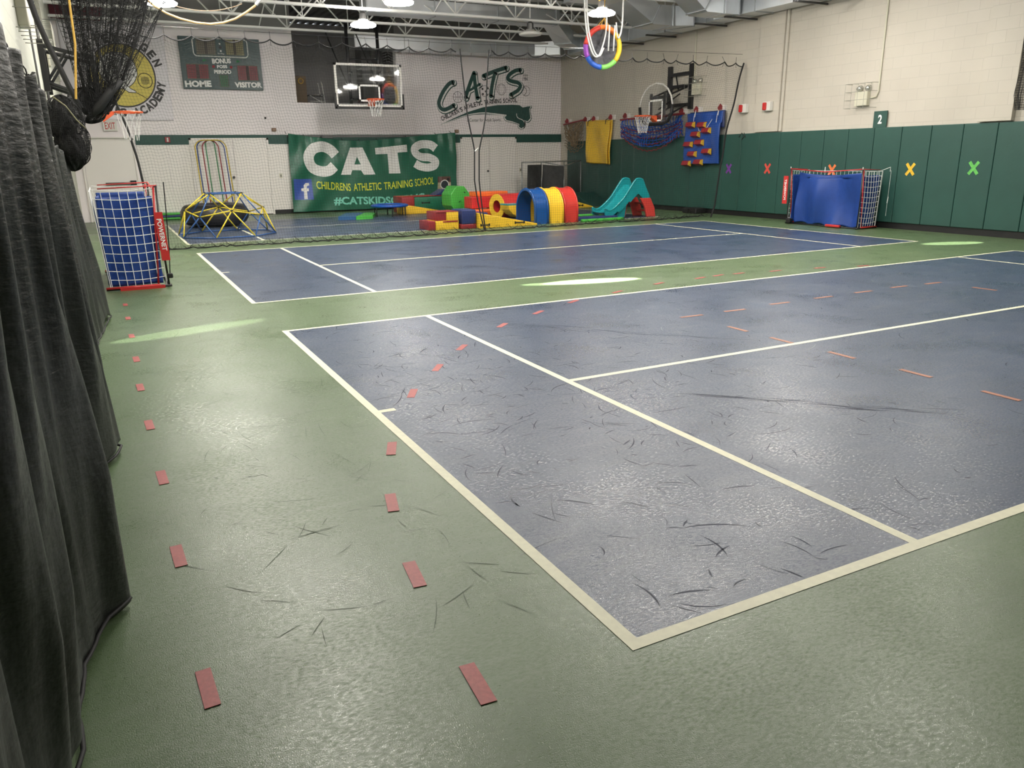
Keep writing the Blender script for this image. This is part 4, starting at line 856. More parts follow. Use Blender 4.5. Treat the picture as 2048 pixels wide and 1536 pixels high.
# yellow sheet
t = thing('hanging_sheet', 'yellow vinyl sheet folded over hooks on the right wall', 'mat', (XW-.1, 19.2, 1.9))
def ys(u, v, o):
    y = 19.86-1.24*u+.06*(1-v)*(u-.5)-.02; z = 1.27-.04*u+1.23*v
    return (XW-.14-o-.025*math.sin(u*8+v*2)-.02*math.sin((u+v)*6), y, z)
MB().grid(lambda u, v: ys(u, v, .03), 40, 40).build('front_sheet', M_yel, t, smooth=True, solid=.025)
MB().grid(lambda u, v: (ys(u, v, -.04)[0], ys(u, v, 0)[1]-.04, ys(u, v, 0)[2]+.05*v-.02), 30, 30).build('back_sheet', M_yel, t, smooth=True, solid=.02)
MB().tube([(XW-.22, 19.7, 2.36), (XW-.22, 19.68, 2.5), (XW-.12, 19.6, 2.56)], .012, 6).build('strap', M_black, t); MB().tube([(XW-.22, 18.72, 2.38), (XW-.22, 18.70, 2.5), (XW-.12, 18.64, 2.56)], .012, 6).build('strap', M_black, t)
# blue rope net
t = thing('rope_net', 'sagging blue and red rope net hung from a red bar behind the fan-shaped backboard', 'net', (XW-.15, 16.6, 2.4))
MB().tube([(XW-.18, 18.0, 2.46), (XW-.18, 15.15, 2.49)], .03, 8).build('hanging_bar', M_dred, t)
bb_, rd_, wk_ = MB(), MB(), MB()
for i in range(27):
    u = i/26; y = 17.92-2.7*u; zb_ = 1.95-.26*abs(math.sin(math.pi*u))**.8; P = [(XW-.12-.09*math.sin(v*3+i*.5)-.03*math.sin(v*9), y+.02*math.sin(v*8+i), 2.46+(zb_-2.46)*v) for v in [q/8 for q in range(9)]]
    bb_.tube(P, .014, 5)
for k in range(11):
    s = .03+k*.075*1.0; 
    P = [(XW-.16-.05*((k+q) % 3)/2, 17.95-2.76*q/26, 2.44-(s*.55+.08)-(.12+.42*s)*abs(math.sin(math.pi*q/26))**.8*1.0+.012*math.sin(q*1.7+k)) for q in range(27)]
    if min(p[2] for p in P) > 1.66: bb_.tube(P, .015, 5)
bb_.build('rope_mesh', M_blu, t); 
for k in range(4):
    MB().tube([(XW-.19-.03*((k+q) % 2), 17.92-2.72*q/40, 2.30-.08*k-(.22+.085*k)*abs(math.sin(math.pi*q/40))**.8+.02*math.sin(q*2.1+k)) for q in range(41)], .013, 5).build('red_rope', M_dred, t, smooth=True)
# blue climbing mat
t = thing('climbing_mat', 'blue vinyl climbing mat with red triangular holds hung on the right wall', 'mat', (XW-.15, 14.35, 1.9))
def cm(u, v, o=0):
    y = 15.04-1.32*u+.02; z = 1.24+(2.48-1.24)*v; fold = .05 if v < .80 else 0
    return (XW-.13-o-fold-.02*math.sin(u*5+v*6)-.012*math.sin(u*15), y, z)
MB().grid(cm, 50, 50).build('mat_sheet', mat('deep_blue_vinyl', (.015, .065, .30), rough=.3, bump=.1, bscale=10), t, smooth=True, solid=.035)
MB().grid(lambda u, v: (XW-.10, 14.98-1.28*u, 2.1+.40*v), 10, 10).build('top_flap', M_navy, t, smooth=True, solid=.03)
for u, z in ((.19, 2.19), (.52, 2.17), (.35, 1.95), (.66, 2.03), (.15, 1.71), (.47, 1.75), (.28, 1.47), (.69, 1.53), (.12, 1.24), (.47, 1.27)):
    y = 15.04-1.32*u
    o = MB().prism([(.02, .085), (-.085, .07), (-.125, -.03), (.02, -.08)], lambda a, b, q: (XW-.20+a, y+q, z+b), -.12, .14); hd = o.build('hold', M_dred, t, bevel=.012)
    MB().prism([(.0, .078), (-.078, .062), (-.115, -.026), (.0, -.072)], lambda a, b, q: (XW-.20+a, y+q, z+b), -.126, -.119).build('hold_end', M_yel, hd)
for y0 in (14.72, 13.86): MB().tube([(XW-.2, y0+.03, 2.18), (XW-.2, y0, 2.4), (XW-.15, y0, 2.55), (XW-.2, y0-.03, 2.38)], .007, 5).build('white_cord', M_whitec, t)
MB().tube([(XW-.23, 14.55, 2.2), (XW-.24, 14.45, 2.03), (XW-.24, 14.25, 2.02), (XW-.23, 14.0, 2.3)], .007, 5).build('white_cord', M_whitec, t)

# ================================================================ BASKETBALL HOOPS
def rim_net(t, c, r, d, arm, n=12, L_=.42, cord=.0035):
    """rim circle centred c, d = direction from board to rim"""
    rm = MB().tube([(c[0]+r*math.cos(a*math.pi/12), c[1]+r*math.sin(a*math.pi/12), c[2]) for a in range(24)], .013, 8, closed=True).build('rim', M_rim, t, smooth=True)
    q = Vector(c)-Vector(d)*r; e = Vector(c)-Vector(d)*(r+arm)
    s = Vector((-d[1], d[0], 0)); b = MB()
    P = [e+s*.09, e-s*.09, q-s*.06, q+s*.06]
    b.add([p+Vector((0, 0, .01)) for p in P]+[P[0]+Vector((0, 0, -.15)), P[1]+Vector((0, 0, -.15)), P[2]+Vector((0, 0, -.03)), P[3]+Vector((0, 0, -.03))], [(0, 1, 2, 3), (4, 7, 6, 5), (0, 4, 5, 1), (1, 5, 6, 2), (2, 6, 7, 3), (3, 7, 4, 0)])
    b.build('rim_bracket', M_rim, rm)
    b = MB(); n = 12
    for i in range(n):
        for sg in (-1, 1):
            P = []
            for k in range(7):
                v = k/6; rr2 = r*(1-.50*v**.7); a = 2*math.pi*(i+sg*v*1.5)/n; P.append((c[0]+rr2*math.cos(a), c[1]+rr2*math.sin(a), c[2]-L_*v))
            b.tube(P, cord, 4)
    b.build('hoop_net', M_whitec, rm)
# hanging glass backboard
yb = 19.4
t = thing('basketball_hoop', 'rectangular glass backboard with orange rim hanging from the ceiling over the CATS banner', 'basketball hoop', (5.39, yb, 2.8))
X0, X1, Z0, Z1 = 4.48, 6.30, 2.80, 3.87
gp = MB().b2((X0+.03, yb+.0, Z0+.03), (X1-.03, yb+.012, Z1-.03)).build('glass_board', M_glass, t)
f = MB(); fw_ = .055
f.b2((X0, yb-.02, Z0), (X1, yb+.03, Z0+fw_)).b2((X0, yb-.02, Z1-fw_), (X1, yb+.03, Z1)).b2((X0, yb-.02, Z0), (X0+fw_, yb+.03, Z1)).b2((X1-fw_, yb-.02, Z0), (X1, yb+.03, Z1)); f.build('board_frame', M_white, t)
f = MB(); a0, a1, c0_, c1_ = 5.10, 5.68, 2.94, 3.36
f.b2((a0, yb-.008, c0_), (a1, yb-.002, c0_+.045)).b2((a0, yb-.008, c1_-.045), (a1, yb-.002, c1_)).b2((a0, yb-.008, c0_), (a0+.045, yb-.002, c1_)).b2((a1-.045, yb-.008, c0_), (a1, yb-.002, c1_)); f.build('target_square', M_inkw, gp)
f = MB(); f.b2((X0-.02, yb-.035, Z0-.05), (X1+.02, yb+.04, Z0+.01)).b2((X0-.035, yb-.035, Z0-.05), (X0+.01, yb+.04, Z0+.34)).b2((X1-.01, yb-.035, Z0-.05), (X1+.035, yb+.04, Z0+.34)); f.build('edge_padding', M_black, t)
rim_net(t, (5.42, yb-.39, 2.97), .225, (0, -1, 0), .14)
f = MB(); f.tube([(4.95, yb+.25, 2.9), (4.95, yb+.3, 4.85)], .045, 10).tube([(5.78, yb+.25, 2.9), (5.78, yb+.3, 4.85)], .045, 10); f.build('hanging_pole', M_blackm, t, smooth=True)
f = MB()
for x in (4.95, 5.78): f.tube([(x, yb+.25, 3.0), (x, yb+.03, 3.0)], .025, 6).tube([(x, yb+.25, 3.65), (x, yb+.03, 3.65)], .025, 6).tube([(x-.35, yb+1.1, 4.8), (x+.03, yb+.25, 3.1)], .018, 6)
f.tube([(4.95, yb+.25, 3.0), (5.78, yb+.25, 3.0)], .025, 6).tube([(4.95, yb+.26, 4.0), (5.78, yb+.26, 4.0)], .02, 6); f.build('support_brace', M_blackm, t)
# fan backboard on the right wall
xb, yc = 11.80, 15.5
t = thing('basketball_hoop', 'fan-shaped clear backboard with orange rim on a black wall mount, right wall', 'basketball hoop', (XW, yc, 2.6))
fan = [(-.30, 0), (-.52, .06), (-.66, .24), (-.685, .45), (-.62, .66), (-.48, .83), (-.28, .95), (0, 1.0)]
fan = fan+[(-a, b) for a, b in fan[-2::-1]]; fan = [(yc+a, 2.24+b) for a, b in fan]
gp = MB().prism(fan, lambda a, b, q: (xb+q, a, b), 0, .012).build('glass_board', M_glass, t)
MB().tube([(xb, a, b) for a, b in fan[3:-3]], .022, 8).build('board_edge', M_white, t, smooth=True)
MB().tube([(xb, a, b) for a, b in fan[:4][::-1]+fan[-4:][::-1]], .042, 8).build('edge_padding', M_black, t, smooth=True)
f = MB()
for a, b, c, d in ((-.29, .07, -.25, .60), (.25, .07, .29, .60), (-.29, .56, .29, .60), (-.29, .07, .29, .11)): f.b2((xb-.006, yc+a, 2.24+b), (xb-.001, yc+c, 2.24+d))
f.build('target_square', M_inkw, gp)
rim_net(t, (xb-.40, yc, 2.44), .215, (-1, 0, 0), .17)
f = MB()
for y in (yc-.28, yc+.28): f.b2((xb+.05, y-.035, 2.36), (xb+.09, y+.035, 3.0))
f.b2((xb+.05, yc-.33, 2.32), (xb+.11, yc+.33, 2.40)).b2((xb+.05, yc-.33, 2.86), (xb+.11, yc+.33, 2.93)); f.build('board_bracket', M_steelk, t)
f = MB()
for y in (yc-.42, yc+.45): f.b2((XW-.08, y-.065, 2.60 if y < yc else 2.75), (XW, y+.065, 3.70))
for z in (3.48, 3.18, 2.72): f.b2((XW-.09, yc-.42, z-.04), (XW-.03, yc+.45, z+.04))
f.build('wall_frame', M_blackm, t)
f = MB()
for y in (yc-.28, yc+.28): f.tube([(XW-.06, y, 3.15), (xb+.08, y, 2.90)], .025, 6).tube([(XW-.06, y, 2.72), (xb+.08, y, 2.40)], .025, 6)
f.tube([(XW-.06, yc+.2, 3.5), (XW-.2, yc-.1, 3.1)], .02, 6).tube([(XW-.06, yc, 3.0), (xb+.1, yc, 2.6)], .018, 6); f.build('support_arm', M_blackm, t)
# hoop on the left wall
xb, yc = -1.11, 12.4
t = thing('basketball_hoop', 'orange rim on a black-edged backboard sticking out from the left wall, seen edge-on', 'basketball hoop', (XL, yc, 2.3))
fan3 = [(yc+(a-15.5), b-.04) for a, b in fan]
MB().prism(fan3, lambda a, b, q: (xb+q, a, b), 0, .012).build('glass_board', M_glass, t)
MB().tube([(xb, a, b) for a, b in fan3], .035, 8, closed=True).build('edge_padding', M_black, t, smooth=True)
rim_net(t, (xb+.38, yc, 2.24), .20, (1, 0, 0), .17, cord=.0018)
f = MB()
for y in (yc-.35, yc+.35): f.b2((XL, y-.04, 2.5), (XL+.08, y+.04, 3.2)).tube([(XL+.05, y, 3.12), (xb-.05, y, 2.98)], .03, 6).tube([(XL+.05, y, 2.62), (xb-.05, y, 2.40)], .03, 6).tube([(XL+.05, y, 2.62), (XL+.35, y, 3.05)], .022, 6)
f.b2((XL+.02, yc-.35, 3.08), (XL+.08, yc+.35, 3.16)); f.build('wall_frame', M_blackm, t)

# ================================================================ RAINBOW DISC SWING
c = Vector((8.25, 12.67, 3.6)); t = thing('disc_swing', 'round saucer swing with a rainbow padded rim hung up below the ceiling', 'swing', c, R(-20))
def swp(a, r, d=0): return (c.x+r*math.cos(a)*math.cos(R(-20))+d*math.sin(R(-20))*-1, c.y+r*math.cos(a)*math.sin(R(-20))-d, c.z+r*math.sin(a)*1.08)
SEG = [('red', 100, 172, (.62, .045, .03)), ('purple', 172, 208, (.30, .06, .45)), ('blue', 208, 266, (.03, .13, .60)), ('green', 266, 318, (.22, .60, .12)), ('yellow', 318, 405, (.85, .55, .03)), ('orange', 45, 100, (.85, .22, .03))]
for nm, a0, a1, cc in SEG:
    o = MB().tube([swp(R(a0+(a1-a0)*i/12), .35) for i in range(13)], .052, 10).build(nm+'_padding', mat('pad_'+nm, cc, rough=.5), t, smooth=True)
MB().grid(lambda u, v: swp(2*math.pi*u, .33*v, .03*math.sin(u*30)*v-.06*(1-v)), 48, 10).build('saucer_mesh', mat('dark_grey_mesh', (.07, .07, .08), rough=.7, var=.5, vscale=12), t, smooth=True, solid=.01)
b = MB(); top = (8.35, 12.7, 4.72)
for a in (60, 80, 100, 120): b.tube([swp(R(a), .36, -.0), (c.x+.02, c.y-.02, c.z+.55), (c.x+.03, c.y, 4.72)], .008, 5)
b.build('hanging_cord', M_gold, t)
def rope(P, name, label, r=.016, m=None):
    tag(MB().tube(P, r, 8).build(name, m or M_whitec, smooth=True), label, 'rope')
p0_, p1_ = Vector((7.93, 12.6, 4.7)), c+Vector((.0, -.08, .32))
P = [Vector((7.75, 12.6, 4.7)), Vector((7.76, 12.58, 4.2)), Vector((7.80, 12.55, 3.8)), Vector((7.90, 12.5, 3.46)), Vector((8.02, 12.5, 3.40)), Vector((8.13, 12.52, 3.55)), Vector((8.24, 12.55, 3.85)), Vector((8.28, 12.58, 4.15))]
def smooth_path(P, n=6):
    P = [Vector(p) for p in P]; Q = []
    for i in range(len(P)-1):
        a, b_, c_, d = P[max(i-1, 0)], P[i], P[i+1], P[min(i+2, len(P)-1)]
        for k in range(n): s = k/n; Q.append(.5*((2*b_)+(-a+c_)*s+(2*a-5*b_+4*c_-d)*s*s+(-a+3*b_-3*c_+d)*s**3))
    return Q+[P[-1]]
rope(smooth_path(P), 'white_rope', 'white rope looping down in front of the left side of the rainbow disc swing')
rope(smooth_path([(p[0]+.05, p[1], p[2]+.02) for p in P[:6]]), 'white_rope', 'second strand of white rope beside the loop left of the rainbow disc swing')
rope([(8.30, 12.5, 4.0), (8.30, 12.52, 3.75), (8.29, 12.52, 3.52)], 'chain_rope', 'short white cord hanging over the left half of the rainbow disc')
rope([(8.42, 12.48, 4.0), (8.41, 12.5, 3.75), (8.40, 12.5, 3.52)], 'chain_rope', 'short white cord hanging over the right half of the rainbow disc')
rope(smooth_path([(8.62, 12.5, 4.6), (8.60, 12.5, 4.0), (8.52, 12.48, 3.78), (8.46, 12.46, 3.82), (8.43, 12.46, 4.05)]), 'white_rope', 'white rope doubled back at the right of the rainbow disc swing')
tag(MB().b2((8.2, 13.25, 4.70), (9.4, 13.55, 4.74)).build('trim_shelf', M_yel), 'yellow board lying on the joist above the rainbow disc swing', 'board')

# ================================================================ TAPE DASHES ON THE FLOOR
def tape(x, y, L_, w_, a, label, m, group):
    o = MB().box((0, 0, .0012), (w_, L_, .0016)).build('floor_tape', m, local=True); o.location = (x, y, .0012); o.rotation_euler = (0, 0, a); o.data.materials[0] = m
    return tag(o, label, 'tape', group)
G1 = 'red tape dashes in a row along the curtain'
ords = ['nearest', 'second nearest', 'third nearest', 'fourth nearest', 'fifth nearest', 'fourth farthest', 'third farthest', 'second farthest', 'farthest']
for i, (x, y) in enumerate([(-1.205, .45), (-1.21, 1.35), (-1.21, 2.24), (-1.22, 3.14), (-1.23, 4.04), (-1.22, 4.93), (-1.22, 5.89), (-1.22, 6.81), (-1.22, 7.67)]):
    tape(x, y, .19 if i < 6 else .16, .045, R(2), 'red tape dash in the straight row beside the curtain, %s' % ords[i], M_tape, G1)
arc = [(-.495, .09), (-.44, .77), (-.31, 1.41), (-.09, 2.06), (.36, 2.96), (.75, 3.48), (1.16, 3.97), (1.83, 4.57), (2.41, 4.93), (3.02, 5.26), (3.76, 5.51), (4.52, 5.74), (5.21, 5.81), (5.54, 5.85), (5.87, 5.84), (6.42, 5.75), (7.11, 5.64), (7.73, 5.46)]
wh = ['nearest to the camera', 'second nearest', 'third nearest', 'last before the baseline', 'first one inside the blue court', 'midway from baseline to service line', 'last one before the service line', 'first one past the service line', 'second one past the service line', 'third past the service line',
      'first one on the green strip', 'second one on the green strip', 'third one on the green strip', 'fourth one on the green strip', 'right one of a close pair', 'third from the right end', 'second from the right end', 'at the right end']
for i, ((x, y), l) in enumerate(zip(arc, wh)):
    q0, q1 = arc[max(0, i-1)], arc[min(len(arc)-1, i+1)]
    tape(x, y, .19, .05, -math.atan2(q1[0]-q0[0], q1[1]-q0[1])*.9, 'red tape dash of the long curve, '+l, M_tape, 'red tape dashes in a long curved row')
oo = [(3.57, 4.0), (4.11, 4.0), (4.76, 4.05), (5.4, 4.06), (6.03, 4.07), (6.64, 4.09), (7.18, 4.05), (7.29, 3.51)]
nn = ['first from the left', 'second from the left', 'third from the left', 'middle one', 'third from the right', 'second from the right', 'right end', 'just round the right corner']
for (x, y), l in zip(oo, nn): tape(x, y, .26, .04, R(88 if y > 3.8 else 5), 'orange tape dash, far side of the court rectangle, '+l, M_otape, 'orange tape dashes of a rectangle on the blue court')
for (x, y), l in zip([(3.54, 3.35), (3.54, 2.84), (3.56, 2.25), (3.58, 1.64), (3.57, 1.04)], ['farthest', 'just beyond the centre line', 'just before the centre line', 'second nearest', 'nearest']):
    tape(x, y, .24, .04, R(0), 'orange tape dash, left side of the court rectangle, '+l, M_otape, 'orange tape dashes of a rectangle on the blue court')

# ================================================================ PORTABLE GOALS
def goal(name, label, M, Lg, Dg, H, tarp_front, letter, topcurve=.06):
    """local frame: a along the length (0..Lg), d depth away from the mouth (0 = mouth), z up; M maps to world"""
    t = thing(name, label, 'goal', M(Lg/2, Dg/2, 0))
    red = MB(); blk = MB()
    for a in (0, Lg):
        blk.tube([M(a, 0, .02), M(a, .02, H*.5), M(a, .0, H)], .012, 8)
        blk.tube([M(a, -.03, .02), M(a, Dg, .02)], .016, 8)
    blk.tube([M(0, 0, .02), M(Lg, 0, .02)], .014, 8)
    blk.build('frame', M_blackm, t, smooth=True)
    red.tube([M(0, 0, H), M(Lg*.5, 0, H-topcurve), M(Lg, 0, H)], .011, 8).tube([M(0, 0, H), M(0, Dg*.9, H-.02)], .008, 6).tube([M(Lg, 0, H), M(Lg, Dg*.9, H-.02)], .008, 6)
    red.tube([M(0, .03, H-.02), M(0, .12, .05)], .013, 6).tube([M(Lg, .03, H-.02), M(Lg, .12, .05)], .013, 6).tube([M(0, .1, .03), M(0, Dg, .03)], .02, 6).tube([M(Lg, .1, .03), M(Lg, Dg, .03)], .02, 6)
    red.build('red_edging', M_red, t, smooth=True)
    # white netting: two ends and back
    nb = MB()
    def net_patch(fn, nu, nv):
        for i in range(nu+1): nb.tube([fn(i/nu, q/12) for q in range(13)], .0045, 4)
        for j in range(nv+1): nb.tube([fn(q/12, j/nv) for q in range(13)], .0045, 4)
    for a in (0, Lg):
        sg = -1 if a == 0 else 1
        net_patch(lambda u, v: M(a+sg*.03*math.sin(math.pi*v)*math.sin(math.pi*u), .03+(Dg-.03)*u*(1-.10*(1-v)), .03+(H-.06)*v-.02*math.sin(math.pi*u)), 7, 11)
    net_patch(lambda u, v: M(Lg*u, Dg*(1-.10*(1-v))+.02, .03+(H-.08)*v), 18, 11)
    nb.build('white_netting', M_whitec, t)
    # blue tarp panels
    tp = MB()
    if tarp_front: tp.grid(lambda u, v: M(.14+(Lg-.16)*u, .07+.05*math.sin(u*9+v*2.5)+.035*math.sin(u*17-v*3)*(1-v*.5)+.03*math.sin(u*4-v*5), .03+(H-.10)*v+(.02*math.sin(u*20)*(1-v))+(-.05*math.sin(math.pi*u) if v > .9 else 0)), 60, 40)
    tp.build('blue_tarp', M_tarp, t, smooth=True, solid=.004) if tarp_front else None
    for a, sg in ((0, 1), (Lg, -1)):
        MB().grid(lambda u, v: M(a+sg*(.035+.02*math.sin(u*7+v*4)), .06+(Dg*.86)*u, .05+(H-.17)*v), 24, 30).build('blue_side_tarp', M_tarp, t, smooth=True, solid=.004)
    MB().grid(lambda u, v: M(.06+(Lg-.12)*u, Dg*.93+.02*math.sin(u*12), .05+(H-.2)*v), 40, 20).build('blue_back_tarp', M_tarp, t, smooth=True, solid=.004)
    return t
# right goal: mouth faces the court (-X), length along Y
xr = 11.88
gr = goal('portable_goal', 'portable goal with a blue tarp over its mouth, by the right wall pads',
          lambda a, d, z: (xr+d, 10.83-a, z), 1.82, .56, 1.15, True, '')
rb = MB().b2((xr-.03, 10.85, .42), (xr-.02, 10.98, 1.0)).build('red_banner', M_red, gr)
b = MB(); text(b, 'POWERNET', lambda u, v: (xr-.032, 10.945-.06*v, .93-.43*(1-u)) , .02); b.build('lettering', M_inkw, rb)
MB().box((xr-.05, 9.55, .04), (.06, .36, .05), bev=.015).build('ground_pad', M_red, gr); MB().box((xr-.02, 10.74, .07), (.10, .12, .10), bev=.02).build('corner_joint', M_black, gr)
b = MB()
for y in (10.83, 9.92, 9.01): MB().tube([(xr, y, 1.10), (xr, y, 1.19)], .008, 6).build('pole_tip', M_whitec, gr)
b.tube([(xr+.56, 9.01, 1.12), (xr+.58, 8.85, 1.18), (xr+.58, 8.85, 1.10)], .006, 5); b.build('corner_line', M_whitec, gr)
MB().tube([(12.45, 8.82, 1.12), (12.45, 8.83, .25)], .003, 5).tube([(12.45, 8.82, .62), (12.45, 8.83, .50)], .008, 5).build('tie_string', M_whitec, gr)
# left goal: mouth faces the court (+X), length along Y away from the camera
xl = -.69
gl = goal('portable_goal', 'portable goal with blue side tarp and white netting beside the curtain, seen from its end',
          lambda a, d, z: (xl-d*(1), 8.78+a, z), 1.82, .70, 1.22, False, '')
rb = MB().grid(lambda u, v: (xl-.065+.095*u+.055*(1-v)*0+.02*(1-v), 8.755, .33+.58*v), 2, 2).build('red_banner', M_red, gl, solid=.008)
b = MB(); text(b, 'POWERNET', lambda u, v: (xl-.045+.055*v+.02*u, 8.747, .83-.38*u), .02); b.build('lettering', M_inkw, rb)
MB().tube([(xl+.09, 8.77, 1.26), (xl+.075, 8.77, .9), (xl+.055, 8.77, .5), (xl+.02, 8.77, .12)], .007, 6).build('bow_pole', M_blackm, gl)
MB().box((xl+.02, 8.76, .14), (.07, .05, .06), bev=.015).build('corner_joint', M_black, gl)
MB().b2((xl-.55, 8.73, .0), (xl-.05, 8.77, .035)).build('ground_pad', M_red, gl)
# grey frame net in the far corner
t = thing('rebound_net', 'grey tube-framed net with dark cloth panels in the far corner', 'net frame', (11.3, 20.4, 0))
b = MB(); F = [(10.35, 20.2), (11.08, 20.2), (11.66, 20.0)]
for (x, y) in ((10.35, 20.2), (11.12, 20.35), (11.68, 19.9), (12.42, 20.1)): b.tube([(x, y, .0), (x, y, 1.32)], .018, 8)
b.tube([(10.35, 20.2, 1.31), (11.12, 20.35, 1.31), (12.42, 20.1, 1.33)], .018, 8).tube([(11.12, 20.35, 1.31), (11.68, 19.9, 1.18), (12.42, 20.1, 1.33)], .018, 8)
b.build('tube_frame', mat('grey_tube', (.32, .33, .33), rough=.35, metal=.5), t, smooth=True)
M_dcloth = mat('dark_cloth', (.030, .031, .032), rough=.7, var=.3, vscale=9)
MB().grid(lambda u, v: (10.55+.56*u, 20.22+.10*u+.02*math.sin(u*6+v*4), .05+1.18*v), 12, 20).build('cloth_panel', M_dcloth, t, smooth=True, solid=.004)
MB().grid(lambda u, v: (11.14+.53*u, 20.33-.42*u+.03*math.sin(u*7+v*5), .05+(1.18-.06*u)*v), 12, 20).build('cloth_panel', M_dcloth, t, smooth=True, solid=.004)
MB().grid(lambda u, v: (11.70+.70*u, 19.92+.18*u, .05+(1.12+.1*u)*v), 28, 36).build('mesh_panel', M_net, t, wire=.006)

# ================================================================ CLIMBING DOME
cx, cy = .96, 15.76; t = thing('climbing_dome', 'blue and yellow steel climbing dome behind the net', 'climbing frame', (cx, cy, 0))
def pol(a, r, z): return Vector((cx+r*math.cos(R(a)), cy+r*math.sin(R(a)), z))
BS = [pol(25+45*k, .99, .02) for k in range(8)]          # base joints
MD = [pol(2+45*k, .78 if k % 2 == 0 else .84, .53 if k % 2 == 0 else .42) for k in range(8)]
TP = [pol(47+90*k, .44, .85) for k in range(4)]
M_bby = mat('yellow_tube', (.72, .56, .04), rough=.3); M_bbb = mat('blue_tube', (.03, .10, .30), rough=.3)
def bar(a, b_, m): MB().tube([a, b_], .014, 8).build('bar', m, t, smooth=True)
for k in range(8):
    bar(BS[k], BS[(k+1) % 8], M_bbb); bar(MD[k], MD[(k+1) % 8], M_bby)
    m = M_bby if k % 2 == 0 else M_bbb
    bar(MD[k], BS[k], m); bar(MD[k], BS[k-1], m)
for k in range(4):
    bar(TP[k], TP[(k+1) % 4], M_bbb); o = 2*k+1
    bar(TP[k], MD[o], M_bbb); bar(TP[k], MD[o-1], M_bby); bar(TP[k], MD[(o+1) % 8], M_bby)
for p in MD+TP: MB().ball(p, .030, 6, (1, 1, .7)).build('joint_cap', M_black, t, smooth=True)
# tyre tube
t = thing('inner_tube', 'large black inner tube lying flat behind the climbing dome', 'inner tube', (1.06, 18.4, 0))
MB().lathe([(.53+.25*math.cos(a*math.pi/8), .27+.25*math.sin(a*math.pi/8)) for a in range(16)], (1.06, 18.4, 0), 48, closed=True).build('tube_body', mat('black_rubber', (.020, .019, .020), rough=.38, var=.2, vscale=5), t, smooth=True)
MB().lathe([(.53+.254*math.cos(a*math.pi/8), .27+.254*math.sin(a*math.pi/8)) for a in (2, 2.4, 2.8)], (1.06, 18.4, 0), 48).build('moulded_seam', M_black, t, smooth=True)
# rainbow arches leaning by the door
for i, (nm, w_, m) in enumerate((('yellow', .80, (.62, .45, .05)), ('blue', .70, (.03, .07, .25)), ('red', .42, (.30, .02, .03)), ('green', .24, (.05, .25, .10)))):
    xc = 1.50; h = 2.03; P = []; r = w_/2; rc = min(r, .22)
    P.append((xc-r, 20.75+.04*i, .02)); P.append((xc-r, 21.3+.04*i, h-rc))
    for q in range(1, 7): a = R(180-15*q); P.append((xc-r+rc+rc*math.cos(a), 21.36+.04*i, h-rc+rc*math.sin(a)))
    for q in range(0, 7): a = R(90-15*q); P.append((xc+r-rc+rc*math.cos(a), 21.36+.04*i, h-rc+rc*math.sin(a)))
    P.append((xc+r, 20.75+.04*i, .02))
    tag(MB().tube(P, .015, 8).build('hoop_arch', mat('arch_'+nm, m, rough=.4), smooth=True), 'tall thin %s arch leaning on the left back door, %s of four' % (nm, ['widest', 'second widest', 'second narrowest', 'narrowest'][i]), 'arch', 'nested coloured arches leaning on the back door')

# ================================================================ SOFT PLAY PIECES
def soft(name, label, cat='play block', loc=(0, 0, 0)): return thing(name, label, cat, loc)
def blk(t, nm, a, b, m, bev=.02): return MB().b2(a, b, bev).build(nm, m, t, autos=True)
def handle(t, x, y, z, L_=.22, ang=0, m=None):
    b = MB(); b.box((x, y, z), (L_, .012, .022), ry=-ang); b.box((x-L_/2*math.cos(ang), y, z-L_/2*math.sin(ang)), (.03, .014, .05), ry=-ang); b.box((x+L_/2*math.cos(ang), y, z+L_/2*math.sin(ang)), (.03, .014, .05), ry=-ang); b.build('strap_handle', m or M_black, t)
# far-left mats against the wall
for i in range(3):
    tag(MB().b2((-.45, 21.2+.0*i, .012+.058*i), (.55, 21.62, .012+.058*i+.05), .012).build('folding_mat', [M_lime, M_navy, M_lime][i]), ['green gym mat at the foot of the back wall, lowest of three', 'navy gym mat between two green ones at the back wall', 'green gym mat at the foot of the back wall, topmost of three'][i], 'mat', 'gym mats stacked by the back wall')
# folded mat: blue / green
t = soft('folding_mat', 'flat folding mat, blue left half and green right half, in front of the CATS banner', 'mat', (4.45, 18.7, 0))
MB().prism([(3.98, 18.2), (4.38, 18.0), (5.0, 19.3), (4.55, 19.5)], lambda a, b, q: (a, b, q), .0, .085).build('blue_half', mat('mat_blue', (.03, .11, .26), rough=.4), t)
MB().prism([(4.39, 18.0), (4.86, 18.1), (5.3, 19.2), (5.01, 19.3)], lambda a, b, q: (a, b, q), .0, .085).build('green_half', M_lime, t)
# mini trampoline
t = soft('mini_trampoline', 'small round blue trampoline on black legs in front of the CATS banner', 'trampoline', (5.55, 18.9, 0))
MB().lathe([(.48, .24), (.51, .28), (.46, .31), (.39, .31), (.37, .28), (.42, .25)], (5.56, 18.80, 0), 32, closed=True).build('blue_rim_pad', M_blu, t, smooth=True)
MB().lathe([(.0005, .275), (.38, .275), (.38, .282), (.0005, .282)], (5.56, 18.80, 0), 32).build('jumping_bed', M_black, t)
for k in range(6): a = R(60*k+20); MB().tube([(5.56+.44*math.cos(a), 18.80+.44*math.sin(a), .26), (5.56+.44*math.cos(a), 18.80+.44*math.sin(a), .0)], .016, 6).build('leg', M_blackm, t)
# yellow wedge behind
t = soft('foam_wedge', 'yellow foam wedge under the red and green block', loc=(6.3, 18.6, 0))
MB().prism([(5.97, 0), (7.3, 0), (7.3, .03), (6.3, .22), (5.97, .22)], lambda a, b, q: (a, q, b), 19.05, 19.42).build('wedge_body', M_yel, t, bevel=.015)
